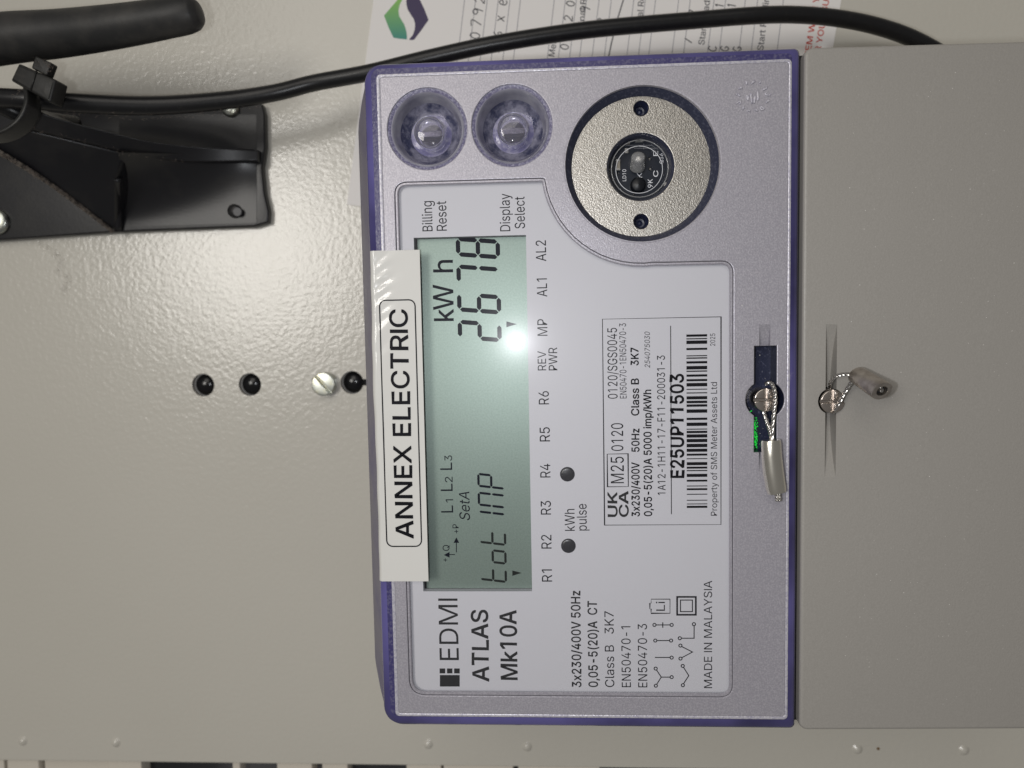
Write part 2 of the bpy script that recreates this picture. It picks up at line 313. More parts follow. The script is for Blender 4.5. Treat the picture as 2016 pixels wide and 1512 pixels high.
# ------------------------------------------------------------------ flat print
# letter outlines (capital height 160 units): advance width, then contours; "!" marks a counter
GLYPH = {
    'A': (151, '5,0 63,160 87,160 146,0 124,0 90,95 83,117 75,142 67,117 60,95 27,0|35,45 35,62 116,62 116,45'),
    'B': (143, '19,0 19,160 76,160 84,160 91,159 98,157 103,154 109,151 113,148 117,144 120,139 122,134 124,129 125,123 125,118 125,113 124,108 123,104 122,101 112,90 99,84 99,82 103,82 107,81 110,79 114,77 118,75 121,72 124,68 127,64 129,59 130,54 131,49 131,43 131,37 130,31 128,26 126,21 123,16 119,12 114,9 108,6 102,3 95,1 87,0 78,0|!39,18 77,18 86,18 93,20 99,22 104,25 107,29 110,33 111,38 112,43 112,47 111,51 109,54 108,58 105,61 103,64 100,66 96,69 92,70 88,72 83,72 78,73 39,73|!39,90 75,90 91,93 94,95 97,97 99,100 102,103 103,106 105,109 105,113 106,117 105,122 104,127 102,131 98,135 94,138 89,140 83,142 75,142 39,142'),
    'C': (160, '84,-2 74,-2 65,0 56,3 47,8 40,13 33,20 27,28 22,36 18,46 15,56 13,68 13,80 13,92 15,104 18,114 22,124 27,132 33,140 40,147 47,152 56,156 65,160 74,162 84,162 107,159 112,157 117,154 122,151 126,148 131,145 134,141 138,136 141,132 143,127 146,121 147,116 149,110 128,110 122,124 112,135 99,141 84,143 77,143 70,142 64,139 58,136 52,132 47,127 43,121 39,114 36,107 34,99 33,90 33,80 33,70 34,61 36,53 39,45 43,39 47,33 52,28 58,24 64,21 70,18 77,17 84,17 99,19 112,25 122,36 128,50 149,50 147,45 146,39 144,34 141,29 138,24 134,20 131,16 127,12 122,9 117,6 112,3 107,1 102,0 96,-1 90,-2'),
    'D': (158, '69,0 30,0 30,18 68,18 77,18 85,20 93,22 100,25 106,30 111,34 116,40 119,47 122,54 124,62 125,71 126,80 125,90 124,98 122,106 119,113 116,120 111,126 106,131 101,135 94,138 87,140 78,142 69,142 29,142 29,160 71,160 82,159 93,158 102,155 111,150 119,145 126,139 131,131 136,123 140,114 143,103 145,92 145,80 145,68 143,57 140,47 136,37 131,29 125,21 118,15 110,10 101,5 91,2 81,1|39,160 39,0 19,0 19,160'),
    'E': (132, '19,0 19,160 117,160 117,142 39,142 39,90 112,90 112,72 39,72 39,18 118,18 118,0'),
    'F': (129, '19,0 19,160 116,160 116,142 39,142 39,88 109,88 109,70 39,70 39,0'),
    'G': (164, '85,-2 74,-2 64,0 55,4 47,8 39,13 33,20 27,28 22,36 18,46 15,56 13,68 13,80 13,92 15,104 18,114 22,124 27,132 33,140 39,147 47,152 55,156 64,160 73,162 83,162 90,162 96,161 101,160 107,158 112,156 118,154 122,151 127,148 131,144 135,140 138,136 141,131 144,126 146,121 148,115 149,110 128,110 122,124 112,134 99,141 83,143 76,143 70,142 64,139 58,136 52,132 47,127 43,121 39,114 36,107 34,99 33,90 33,80 33,70 34,61 36,53 39,46 43,39 47,33 52,28 58,24 64,21 70,18 77,17 85,17 91,17 97,18 103,20 108,22 113,26 118,29 121,34 125,39 127,44 129,50 130,57 130,64 137,63 89,63 89,80 150,80 150,63 150,53 148,44 146,36 142,29 137,22 132,16 125,10 118,6 111,2 103,0 94,-2'),
    'H': (163, '19,0 19,160 39,160 39,91 123,91 123,160 144,160 144,0 123,0 123,73 39,73 39,0'),
    'I': (46, '14,0 14,160 33,160 33,0'),
    'J': (125, '58,-2 48,-1 39,1 31,5 24,10 18,17 14,25 11,35 10,46 10,54 31,54 31,46 31,39 33,33 35,28 38,23 42,20 47,18 52,16 58,16 64,16 69,18 74,20 78,23 81,28 84,33 85,39 85,46 85,160 106,160 106,46 105,35 102,25 98,17 93,10 85,5 77,1 68,-1'),
    'K': (147, '33,46 33,68 44,82 55,95 67,108 114,160 141,160 73,87 72,87|19,0 19,160 39,160 39,105 39,71 39,61 39,0|117,0 59,82 72,97 141,0'),
    'L': (124, '19,0 19,160 39,160 39,18 114,18 114,0'),
    'M': (198, '19,0 19,160 48,160 87,59 90,50 94,39 98,26 101,15 97,15 100,26 104,38 108,50 111,59 150,160 179,160 179,0 159,0 159,91 159,103 159,116 159,130 159,144 161,144 157,129 152,114 147,101 143,91 107,0 90,0 54,91 50,101 46,114 41,128 35,144 37,144 38,131 38,117 38,103 38,91 38,0'),
    'N': (165, '19,0 19,160 43,160 108,57 114,47 122,34 130,17 127,17 126,34 126,49 125,61 125,160 146,160 146,0 122,0 64,91 56,104 47,120 34,142 37,143 38,121 39,103 39,91 39,0'),
    'O': (168, '84,-2 74,-2 64,0 56,3 47,8 40,13 33,20 27,28 22,36 18,46 15,56 13,68 13,80 13,92 15,104 18,114 22,124 27,132 33,140 40,147 47,152 56,156 64,160 74,162 84,162 94,162 103,160 112,156 121,152 128,147 135,140 141,132 146,124 150,114 153,104 154,92 155,80 154,68 153,56 150,46 146,36 141,28 135,20 128,13 121,8 112,3 103,0 94,-2|!84,17 91,17 98,18 104,21 110,24 115,28 120,33 125,39 128,45 131,53 134,61 135,70 135,80 135,90 134,99 131,107 128,115 125,121 120,127 115,132 110,136 104,139 98,142 91,143 84,143 77,143 70,142 64,139 58,136 52,132 47,127 43,121 39,115 36,107 34,99 33,90 33,80 33,70 34,61 36,53 39,45 43,39 47,33 52,28 58,24 64,21 70,18 77,17'),
    'P': (140, '19,0 19,160 74,160 83,160 91,158 98,156 105,153 110,150 115,145 119,141 123,135 125,129 127,123 128,116 129,109 128,102 127,96 125,89 123,83 119,78 115,73 110,69 105,65 98,62 91,60 83,59 74,58 34,58 34,76 73,76 79,77 84,77 89,79 93,81 97,83 100,86 103,89 105,92 106,96 107,100 108,105 108,109 108,114 107,118 106,122 105,126 103,130 100,133 97,136 93,138 89,140 84,141 79,142 73,142 39,142 39,0'),
    'Q': (168, '77,50 98,50 116,27 121,20 147,-15 126,-15 109,8 104,14|84,-2 74,-2 64,0 56,3 47,8 40,13 33,20 27,28 22,36 18,46 15,56 13,68 13,80 13,92 15,104 18,114 22,124 27,132 33,140 40,147 47,152 56,156 64,160 74,162 84,162 94,162 103,160 112,156 121,152 128,147 135,140 141,132 146,124 150,114 153,104 154,92 155,80 154,68 153,56 150,46 146,36 141,28 135,20 128,13 121,8 112,3 103,0 94,-2|!84,17 91,17 98,18 104,21 110,24 115,28 120,33 125,39 128,45 131,53 134,61 135,70 135,80 135,90 134,99 131,107 128,115 125,121 120,127 115,132 110,136 104,139 98,142 91,143 84,143 77,143 70,142 64,139 58,136 52,132 47,127 43,121 39,115 36,107 34,99 33,90 33,80 33,70 34,61 36,53 39,45 43,39 47,33 52,28 58,24 64,21 70,18 77,17'),
    'R': (141, '30,160 74,160 83,160 91,158 98,156 105,154 110,150 115,146 119,141 123,136 125,130 127,124 128,118 129,111 128,104 127,97 125,91 123,85 119,80 115,76 110,72 105,68 98,66 91,64 83,63 74,62 30,62 30,80 73,80 79,80 85,81 89,82 94,84 97,86 100,88 103,91 105,94 107,98 108,102 108,106 109,111 108,115 108,120 107,124 105,127 103,131 100,134 97,136 94,138 89,140 85,141 79,142 73,142 30,142|19,0 19,160 39,160 39,0|111,0 72,72 95,72 135,0'),
    'S': (140, '70,-3 62,-2 54,-1 47,0 40,3 34,6 29,10 24,14 20,19 17,24 14,30 13,36 12,43 33,43 34,39 35,34 36,31 39,28 42,25 45,22 48,20 52,18 70,15 76,16 81,16 85,17 90,19 94,21 98,23 101,26 104,29 106,32 107,36 108,40 109,44 108,47 108,51 106,54 104,56 93,64 77,70 58,75 48,78 40,82 33,86 27,91 22,96 19,103 17,110 16,117 17,124 18,130 20,136 24,141 28,146 32,150 37,153 43,157 50,159 57,161 64,162 71,162 79,162 86,161 93,159 99,157 105,153 110,150 115,146 119,141 122,136 124,131 125,125 126,119 106,119 105,125 103,130 99,134 95,138 90,140 84,143 78,144 71,144 66,144 61,143 57,142 53,141 49,139 46,137 43,134 40,132 39,128 37,125 36,122 36,118 37,114 37,111 39,108 41,105 53,97 67,92 83,88 98,83 113,75 124,62 126,58 127,54 128,49 128,44 128,37 127,31 125,25 122,20 118,15 113,11 108,7 102,3 95,1 87,-1 79,-2'),
    'T': (141, '10,142 10,160 131,160 131,142 81,142 81,0 61,0 61,142'),
    'U': (163, '81,-3 72,-2 64,-1 56,2 48,5 42,9 36,14 31,19 27,25 23,32 21,39 19,46 19,54 19,160 39,160 39,56 39,50 40,45 42,40 44,36 47,31 50,27 54,24 59,21 64,19 69,18 75,17 81,16 88,17 94,18 99,19 104,21 108,24 112,27 116,31 118,36 121,40 122,45 123,50 123,56 123,160 144,160 144,54 143,46 142,39 139,32 136,25 132,19 127,14 121,9 114,5 107,2 99,-1 91,-2'),
    'V': (151, '64,0 5,160 27,160 60,65 68,43 78,10 74,10 84,43 91,65 124,160 146,160 87,0'),
    'W': (216, '49,0 5,160 26,160 51,62 55,46 59,29 62,12 59,12 63,29 66,46 70,62 96,160 119,160 145,62 149,46 153,29 156,12 154,12 157,29 161,46 164,62 190,160 211,160 167,0 143,0 116,102 110,123 106,149 110,149 105,124 100,102 72,0'),
    'X': (149, '6,0 68,89 68,74 9,160 33,160 56,126 64,114 70,103 77,92 73,92 79,103 85,114 94,126 117,160 140,160 81,75 81,90 143,0 120,0 92,41 84,52 79,61 72,73 77,73 71,62 65,52 57,41 29,0'),
    'Y': (148, '64,0 64,66 5,160 29,160 60,108 70,92 78,72 70,72 79,92 88,108 120,160 143,160 84,66 84,0'),
    'Z': (138, '13,0 13,15 86,121 96,135 107,150 109,143 90,142 70,142 13,142 13,160 125,160 125,145 53,40 42,25 31,10 28,17 48,18 67,18 126,18 126,0'),
    'a': (122, '50,-3 45,-2 39,-2 34,0 30,2 25,4 21,7 18,10 15,14 13,18 11,23 10,28 10,34 10,39 11,43 12,47 14,51 16,54 18,56 21,59 24,61 39,66 56,69 74,71 83,74 85,75 86,76 86,78 87,80 87,81 84,93 75,101 62,104 47,101 37,95 31,86 13,92 15,97 18,101 21,105 25,109 29,112 33,114 37,116 42,118 61,121 75,119 90,113 93,111 96,108 99,105 101,101 103,96 105,91 106,85 106,79 106,0 87,0 87,16 86,16 79,8 68,0|!54,14 59,15 63,15 68,17 72,18 75,21 78,23 81,26 83,29 85,33 86,36 86,40 87,43 87,60 82,57 73,55 63,54 55,53 42,50 33,44 31,42 30,39 29,36 29,33 32,23 41,16'),
    'b': (133, '72,-3 67,-2 62,-2 58,0 54,1 43,10 37,18 35,18 35,0 17,0 17,160 36,160 36,100 37,100 43,109 54,117 58,119 62,120 67,121 72,121 79,120 86,119 92,117 98,113 104,109 109,104 113,99 116,92 119,85 121,77 122,68 123,59 122,50 121,42 119,34 116,27 113,20 109,14 104,9 99,5 93,2 86,-1 79,-2|!69,15 75,15 79,16 84,18 88,21 91,24 95,28 97,32 99,37 101,42 102,47 103,53 103,60 103,66 102,72 101,77 99,82 97,87 95,91 92,95 88,98 84,100 80,102 75,103 69,104 64,103 59,102 55,101 51,98 47,95 44,91 41,87 39,83 38,78 36,72 36,66 35,60 36,53 36,47 38,41 39,36 42,31 44,27 47,24 51,20 55,18 59,16 64,15'),
    'c': (124, '65,-3 57,-2 50,-1 43,2 37,5 31,9 26,14 21,20 18,27 15,34 12,42 11,50 11,59 11,68 12,76 15,84 18,92 21,98 26,104 31,109 37,113 43,117 50,119 57,120 65,121 82,119 96,112 107,101 114,87 95,82 91,91 85,98 76,102 65,104 60,103 54,102 50,100 46,98 42,94 39,90 36,86 34,81 32,76 31,71 31,65 30,59 31,53 31,47 32,42 34,37 36,32 39,28 42,24 46,21 50,18 54,16 60,15 65,15 76,16 85,21 92,28 96,37 114,32 107,18 96,7 82,0'),
    'd': (133, '61,-3 54,-2 47,-1 41,2 35,5 30,9 25,14 21,20 17,27 14,34 12,42 11,50 11,59 11,68 12,77 14,85 17,92 21,99 25,104 30,109 35,113 41,117 47,119 54,120 62,121 67,121 72,120 76,119 80,117 90,109 96,100 98,100 98,160 117,160 117,0 98,0 98,18 96,18 90,10 79,1 76,0 71,-2 67,-2|!64,15 70,15 74,16 79,18 83,20 86,24 89,27 92,31 94,36 96,41 97,47 98,53 98,60 98,66 97,72 96,78 94,83 92,87 89,91 86,95 83,98 79,101 74,102 70,103 64,104 59,103 54,102 49,100 45,98 42,95 39,91 36,87 34,82 32,77 31,72 31,66 30,60 31,53 31,47 32,42 34,37 36,32 39,28 42,24 46,21 50,18 54,16 59,15'),
    'e': (127, '67,-3 58,-2 51,-1 43,2 37,5 31,9 26,14 21,20 18,27 15,34 12,42 11,50 11,59 11,68 12,76 14,84 17,91 21,98 25,104 30,109 36,113 43,116 49,119 57,120 65,121 84,118 88,116 92,113 97,111 100,107 104,103 107,99 110,94 112,89 114,83 116,76 116,69 117,61 117,53 24,53 24,69 106,69 97,64 97,69 96,75 95,80 94,84 92,89 89,93 86,96 83,99 79,101 74,103 70,104 65,104 59,104 54,103 50,101 46,99 42,96 39,92 37,89 34,85 32,80 31,76 30,71 30,66 30,56 30,49 31,44 33,38 35,33 37,29 40,25 44,22 48,19 52,17 56,16 61,15 67,14 80,17 90,23 96,33 115,29 113,24 111,20 109,16 105,12 102,9 98,6 94,4 89,1 84,0 78,-2 73,-2'),
    'f': (80, '72,119 72,103 2,103 2,119|25,0 25,136 26,141 27,145 28,149 30,153 33,156 36,159 39,161 43,163 59,167 70,166 76,164 72,147 68,148 61,149 57,149 54,148 51,147 49,145 47,142 46,139 45,136 45,132 45,0'),
    'g': (134, '65,-47 59,-47 53,-46 47,-45 42,-44 26,-35 16,-22 32,-13 38,-21 49,-28 65,-31 72,-30 78,-29 84,-27 89,-24 93,-20 96,-15 97,-9 98,-2 98,21 96,21 90,13 79,5 76,3 71,2 67,2 61,2 54,2 48,3 41,5 35,8 30,12 25,17 21,22 17,28 14,35 12,43 11,51 11,60 11,69 12,77 14,85 17,92 21,99 25,104 30,109 35,113 41,117 48,119 54,120 62,121 67,121 72,120 76,119 80,117 91,109 97,100 98,100 98,119 117,119 117,-3 117,-10 115,-17 113,-23 110,-28 106,-33 102,-37 97,-40 91,-43 85,-45 79,-46 72,-47|!64,19 70,19 75,20 79,21 83,24 86,26 90,30 92,34 94,38 96,43 97,48 98,54 98,61 98,67 97,73 96,78 94,83 92,88 90,92 87,95 83,98 79,101 75,102 70,103 64,104 59,103 54,102 50,100 46,98 42,95 39,91 36,87 34,83 32,78 31,72 31,67 30,61 31,54 31,49 32,43 34,39 36,34 39,30 42,27 46,24 50,22 54,20 59,19'),
    'h': (129, '36,71 36,0 17,0 17,160 36,160 36,90 32,90 35,98 39,104 43,110 48,114 53,117 59,119 65,120 72,121 77,121 83,120 88,118 93,116 97,113 101,110 104,106 107,101 109,96 111,90 112,83 112,76 112,0 93,0 93,74 93,81 91,86 89,91 86,96 82,99 77,102 72,103 66,104 62,103 58,103 54,101 51,100 47,98 44,95 42,92 40,89 38,85 37,81 36,76'),
    'i': (52, '17,0 17,119 36,119 36,0|26,139 24,140 21,140 19,141 17,143 15,145 14,147 13,149 13,152 13,155 14,157 15,159 17,161 19,163 21,164 24,164 26,165 29,164 31,164 34,163 36,161 38,159 39,157 39,155 40,152 39,149 39,147 38,145 36,143 34,141 31,140 29,140'),
    'j': (52, '17,119 36,119 36,-9 36,-15 35,-20 34,-24 32,-28 30,-32 27,-35 24,-38 20,-41 16,-43 12,-44 7,-45 1,-45 -3,-45 -3,-27 1,-27 5,-27 8,-26 11,-25 13,-23 14,-20 16,-17 16,-13 17,-9|26,139 24,140 21,140 19,141 17,143 15,145 14,147 13,149 13,152 13,155 14,157 15,159 17,161 19,163 21,164 24,164 26,165 29,164 31,164 34,163 36,161 37,159 39,157 39,155 40,152 39,149 39,147 37,145 36,143 34,141 31,140 29,140'),
    'k': (120, '35,43 35,67 38,67 89,119 113,119 58,63 56,63|17,0 17,160 36,160 36,0|92,0 46,58 60,72 117,0'),
    'l': (59, '44,-1 37,0 32,1 27,3 23,6 20,10 18,15 17,20 17,27 17,160 36,160 36,31 38,20 39,18 41,17 43,17 46,16 50,17 53,17 57,1 51,0'),
    'm': (192, '17,0 17,119 35,119 35,93 34,93 35,97 37,102 39,105 42,109 54,118 69,121 75,121 81,119 86,117 90,113 94,109 97,104 99,99 101,93 98,93 100,97 101,101 103,105 106,108 120,118 137,121 142,121 147,120 152,119 156,117 160,114 164,111 167,108 170,103 172,98 174,93 175,87 175,80 175,0 156,0 156,80 155,86 154,91 152,95 149,98 145,101 141,103 136,104 132,104 128,104 124,103 121,102 118,101 109,91 105,78 105,0 86,0 86,82 86,86 85,91 82,95 80,98 76,101 72,102 68,104 63,104 50,101 47,99 44,97 42,94 40,91 38,88 37,84 36,79 36,75 36,0'),
    'n': (129, '36,71 36,0 17,0 17,119 35,119 35,90 32,90 35,98 39,104 43,110 48,114 53,117 59,119 65,120 72,121 77,121 83,120 88,118 93,116 97,113 101,110 104,106 107,101 109,96 111,90 112,83 112,76 112,0 93,0 93,74 93,81 91,86 89,91 86,96 82,99 77,102 72,103 66,104 62,103 58,103 54,101 51,100 47,98 44,95 42,92 40,89 38,85 37,81 36,76'),
    'o': (131, '65,-3 57,-2 50,-1 43,2 37,5 31,9 26,14 21,20 18,27 15,34 12,42 11,50 11,59 11,68 12,76 15,84 18,92 21,98 26,104 31,109 37,113 43,117 50,119 57,120 65,121 73,120 81,119 88,117 94,113 100,109 105,104 109,98 113,92 116,84 118,76 119,68 120,59 119,50 118,42 116,34 113,27 109,20 105,14 100,9 94,5 87,2 81,-1 73,-2|!65,15 71,15 76,16 81,18 85,21 89,24 92,28 94,32 97,37 98,42 99,47 100,53 100,59 100,65 99,71 98,76 97,81 94,86 92,90 89,94 85,98 81,100 76,102 71,103 65,104 60,103 54,102 50,100 46,98 42,94 39,90 36,86 34,81 32,76 31,71 31,65 30,59 31,53 31,47 32,42 34,37 36,32 39,28 42,24 46,21 50,18 54,16 60,15'),
    'p': (133, '17,-45 17,119 35,119 35,100 37,100 43,109 54,117 58,119 62,120 67,121 72,121 79,120 86,119 92,117 98,113 104,109 109,104 113,99 116,92 119,85 121,77 122,68 123,59 122,50 121,42 119,34 116,27 113,20 109,14 104,9 99,5 93,2 86,-1 79,-2 72,-3 67,-2 62,-2 58,0 54,1 43,10 37,18 36,18 36,-45|!69,15 75,15 79,16 84,18 88,21 91,24 95,28 97,32 99,37 101,42 102,47 103,53 103,60 103,66 102,72 101,77 99,82 97,87 95,91 92,95 88,98 84,100 80,102 75,103 69,104 64,103 59,102 55,101 51,98 47,95 44,91 41,87 39,83 38,78 36,72 36,66 35,60 36,53 36,47 38,41 39,36 42,31 44,27 47,24 51,20 55,18 59,16 64,15'),
    'q': (133, '117,-45 98,-45 98,18 96,18 90,10 79,1 76,0 71,-2 67,-2 61,-3 54,-2 47,-1 41,2 35,5 30,9 25,14 21,20 17,27 14,34 12,42 11,50 11,59 11,68 12,77 14,85 17,92 21,99 25,104 30,109 35,113 41,117 47,119 54,120 62,121 67,121 72,120 76,119 80,117 90,109 96,100 98,100 98,119 117,119|!64,15 70,15 74,16 79,18 83,20 86,24 89,27 92,31 94,36 96,41 97,47 98,53 98,60 98,66 97,72 96,78 94,83 92,87 89,91 86,95 83,98 79,101 74,102 70,103 64,104 59,103 54,102 49,100 45,98 42,95 39,91 36,87 34,82 32,77 31,72 31,66 30,60 31,53 31,47 32,42 34,37 36,32 39,28 42,24 46,21 50,18 54,16 59,15'),
    'r': (82, '17,0 17,119 35,119 35,101 36,101 38,105 41,109 44,113 48,115 52,118 57,120 62,121 67,121 72,121 77,121 77,101 72,102 65,102 61,102 57,102 53,100 50,99 47,97 44,95 42,92 40,89 38,86 37,82 36,79 36,75 36,0'),
    's': (115, '57,-3 51,-2 46,-2 40,-1 35,1 31,3 27,6 23,9 19,12 17,16 14,20 12,25 11,30 30,34 31,29 33,25 36,22 39,19 43,17 47,15 52,15 57,14 63,15 68,16 73,17 77,20 80,22 82,25 84,29 84,32 84,35 83,38 82,40 80,43 77,45 74,46 71,48 67,49 47,53 39,56 33,58 27,62 23,65 19,70 17,75 15,80 15,86 15,91 16,96 18,100 20,104 24,108 27,111 31,114 36,117 41,118 47,120 53,121 59,121 65,121 70,120 75,119 80,117 84,115 88,113 91,110 94,107 102,91 84,87 83,90 81,94 79,97 76,99 73,102 69,103 64,104 59,105 54,104 49,103 45,102 41,100 38,97 36,94 35,91 34,87 34,84 35,81 37,79 39,77 54,70 72,66 80,64 86,61 92,58 96,54 100,50 102,45 104,39 104,34 104,28 103,24 101,19 98,15 95,11 91,8 87,5 82,2 76,0 70,-1 64,-2'),
    't': (72, '64,119 64,103 2,103 2,119|20,148 40,148 40,31 40,27 40,24 41,21 43,19 45,18 47,17 50,16 54,16 58,16 63,17 67,1 60,-1 53,-1 46,-1 39,1 34,3 29,7 25,11 23,16 21,22 20,29'),
    'u': (129, '57,-2 52,-1 46,0 41,1 36,3 32,6 28,10 25,14 22,18 19,24 18,30 17,36 17,44 17,119 36,119 36,45 36,39 38,33 40,28 43,24 47,20 52,18 57,16 63,16 67,16 71,17 75,18 78,19 82,22 84,24 87,27 89,30 91,34 92,38 93,43 93,48 93,119 112,119 112,0 94,0 94,29 97,29 94,21 90,15 86,9 81,5 76,2 70,0 64,-1'),
    'v': (122, '51,0 5,119 27,119 52,49 59,27 65,7 58,7 64,27 70,49 96,119 117,119 71,0'),
    'w': (178, '43,0 7,119 27,119 42,67 48,43 55,13 52,13 58,42 65,67 79,119 100,119 114,67 120,43 126,13 123,13 130,43 136,67 151,119 171,119 135,0 116,0 100,54 96,71 91,88 87,106 91,106 87,88 83,71 78,54 62,0'),
    'x': (119, '7,0 54,69 54,54 9,119 31,119 46,96 56,80 65,65 55,65 64,80 73,96 89,119 111,119 66,53 66,67 113,0 90,0 73,27 63,43 54,57 64,57 56,43 47,27 29,0'),
    'y': (122, '15,-44 19,-27 22,-27 33,-28 41,-23 47,-11 51,0 5,119 27,119 52,49 59,27 65,7 58,7 64,27 70,49 96,119 117,119 64,-18 56,-34 44,-43 29,-46 20,-45'),
    'z': (120, '13,0 13,14 80,101 80,102 15,102 15,119 105,119 105,104 40,19 40,18 107,18 107,0'),
    '0': (142, '71,-2 63,-2 55,0 47,3 41,8 35,13 30,19 25,27 22,36 19,45 17,56 15,67 15,80 15,92 17,104 19,115 22,124 25,133 30,140 35,147 41,152 48,157 55,160 63,162 71,162 80,162 88,160 95,157 102,152 107,147 113,140 117,133 121,124 124,115 126,104 127,92 127,80 127,67 126,56 124,45 121,36 117,27 113,19 108,13 102,8 95,3 88,0 80,-2|!71,16 77,16 82,17 87,20 91,23 95,27 99,33 101,38 104,45 106,53 107,61 108,70 108,80 108,90 107,99 106,107 104,115 101,122 99,128 95,133 91,137 87,140 82,143 77,144 71,145 66,144 60,143 56,140 51,137 47,133 44,128 41,122 39,115 37,107 35,99 35,90 34,80 35,70 35,61 37,53 39,45 41,38 44,33 47,27 51,23 56,20 60,17 66,16'),
    '1': (142, '87,160 87,0 67,0 67,141 66,141 27,113 27,134 62,160'),
    '2': (142, '20,0 20,15 74,72 89,89 98,103 101,117 100,121 100,125 98,128 97,132 95,135 92,137 89,139 86,141 70,145 66,144 62,144 58,142 54,141 51,139 48,136 46,133 44,130 42,126 41,123 40,118 40,114 21,114 21,121 22,127 24,133 27,139 31,144 35,149 40,153 45,156 51,159 57,161 64,162 71,162 78,162 84,161 90,159 96,156 101,153 106,149 110,145 114,140 116,135 118,129 119,123 120,117 117,100 106,81 84,56 48,19 48,18 122,18 122,0'),
    '3': (142, '69,-2 61,-2 55,-1 48,1 42,3 36,6 31,9 26,13 22,18 19,23 16,29 15,35 14,41 34,41 35,37 36,34 38,30 40,27 42,25 45,22 48,20 52,19 69,16 86,19 90,21 94,23 96,26 99,29 101,33 102,37 103,41 104,46 103,50 102,54 101,58 99,62 97,65 94,68 91,71 86,73 82,75 76,77 70,78 63,78 49,78 49,94 91,141 91,142 22,142 22,160 117,160 117,145 66,88 66,91 75,91 83,91 90,89 97,87 103,84 108,80 113,75 117,70 120,64 122,58 123,52 124,46 123,39 122,32 120,26 117,21 113,16 108,11 103,7 97,4 91,1 84,-1 76,-2'),
    '4': (142, '12,33 12,50 78,160 98,160 34,52 34,51 130,51 130,33|89,0 89,38 89,46 89,100 108,100 108,0'),
    '5': (142, '70,-2 63,-2 56,-1 50,1 44,3 39,7 34,10 30,14 26,19 23,24 21,29 19,35 19,41 38,41 39,37 40,34 41,31 43,28 54,19 70,16 74,16 79,17 83,18 87,20 90,23 94,26 96,29 99,33 101,37 102,41 103,46 103,51 103,56 102,61 101,65 99,70 96,73 93,77 90,80 86,82 82,84 78,86 73,87 69,87 53,84 40,77 21,79 30,160 115,160 115,142 47,142 42,95 43,95 56,102 72,105 78,105 83,104 88,103 92,101 97,99 101,96 105,93 109,90 112,86 115,82 117,77 119,73 121,68 122,62 123,57 123,51 123,44 121,37 119,30 116,24 112,18 108,13 103,9 97,5 91,2 84,0 77,-2'),
    '6': (142, '71,-2 64,-2 57,0 51,2 45,5 39,8 34,13 30,18 27,23 24,30 22,36 20,43 20,51 20,57 21,63 23,69 25,75 43,107 79,160 101,160 47,82 46,82 52,90 62,97 74,99 81,98 88,97 94,95 99,93 104,89 109,85 113,81 116,75 119,70 121,63 122,57 122,49 122,42 121,35 119,29 116,23 112,17 108,12 103,8 98,5 92,2 85,0 78,-2|!71,15 76,16 80,16 84,18 88,20 91,22 94,25 97,28 99,32 101,36 102,40 103,45 103,49 103,54 102,59 101,63 99,67 97,71 94,74 91,77 88,79 84,81 80,82 76,83 71,83 67,83 62,82 58,81 55,79 51,77 48,74 46,71 43,67 42,63 40,59 40,55 39,50 40,45 40,40 42,36 43,32 46,28 48,25 51,22 55,20 58,18 62,16 67,16'),
    '7': (142, '30,0 102,141 102,142 20,142 20,160 123,160 123,141 52,0'),
    '8': (142, '71,-2 63,-2 56,-1 49,1 43,4 37,7 32,10 27,15 23,19 20,25 18,30 17,36 16,43 17,48 17,52 19,57 20,61 23,66 25,69 28,73 32,76 35,78 39,81 44,82 48,83 48,84 42,86 37,89 33,92 29,97 26,102 24,107 23,113 22,120 23,126 24,131 26,137 28,141 32,146 36,150 41,154 46,157 52,159 58,161 64,162 71,162 78,162 84,161 91,159 96,157 101,154 106,150 110,146 114,141 116,137 118,131 120,126 120,120 120,113 118,108 116,102 113,97 109,92 105,89 100,86 94,84 94,83 99,82 103,81 107,78 110,76 114,73 117,69 120,66 122,61 124,57 125,52 126,48 126,43 126,36 124,30 122,25 119,19 115,15 111,10 105,7 100,4 93,1 86,-1 79,-2|!71,15 76,16 81,16 86,17 90,19 93,21 96,23 99,26 102,29 103,32 105,36 106,39 106,44 106,48 105,52 103,56 101,59 99,63 96,65 93,68 89,70 85,72 81,73 76,74 71,74 66,74 62,73 57,72 53,70 49,68 46,65 43,63 41,59 39,56 37,52 37,48 36,44 37,39 37,36 39,32 41,29 43,26 46,23 49,21 53,19 57,17 61,16 66,16|!71,91 86,94 89,96 92,99 95,101 97,104 98,107 99,111 100,114 100,118 100,122 99,126 98,129 97,132 95,135 92,137 90,140 86,141 71,145 56,141 53,140 50,137 48,135 45,132 44,129 43,126 42,122 42,118 42,114 43,111 44,107 45,104 48,101 50,99 53,96 56,94'),
    '9': (142, '71,162 78,162 85,160 92,158 98,155 103,152 108,147 112,142 116,137 119,130 121,124 122,117 122,109 122,103 121,97 119,91 117,85 99,53 63,0 41,0 95,78 97,78 90,70 81,63 69,61 61,62 55,63 49,65 43,67 38,71 33,75 29,79 26,85 23,90 22,97 20,103 20,111 20,118 22,125 24,131 27,137 30,143 35,148 39,152 45,155 51,158 57,160 64,162|!71,145 67,144 62,144 58,142 55,140 51,138 48,135 46,132 43,128 42,124 40,120 40,115 39,111 40,106 40,101 42,97 43,93 46,89 48,86 51,83 55,81 58,79 62,78 67,77 71,77 76,77 80,78 84,79 88,81 91,83 94,86 97,89 99,93 101,97 102,101 103,105 103,110 103,115 102,120 101,124 99,128 97,132 94,135 91,138 88,140 84,142 80,144 76,144'),
    '/': (78, '74,168 22,-24 5,-24 56,168'),
    ',': (59, '12,-38 21,22 43,22 27,-38'),
    '-': (142, '106,77 106,59 36,59 36,77'),
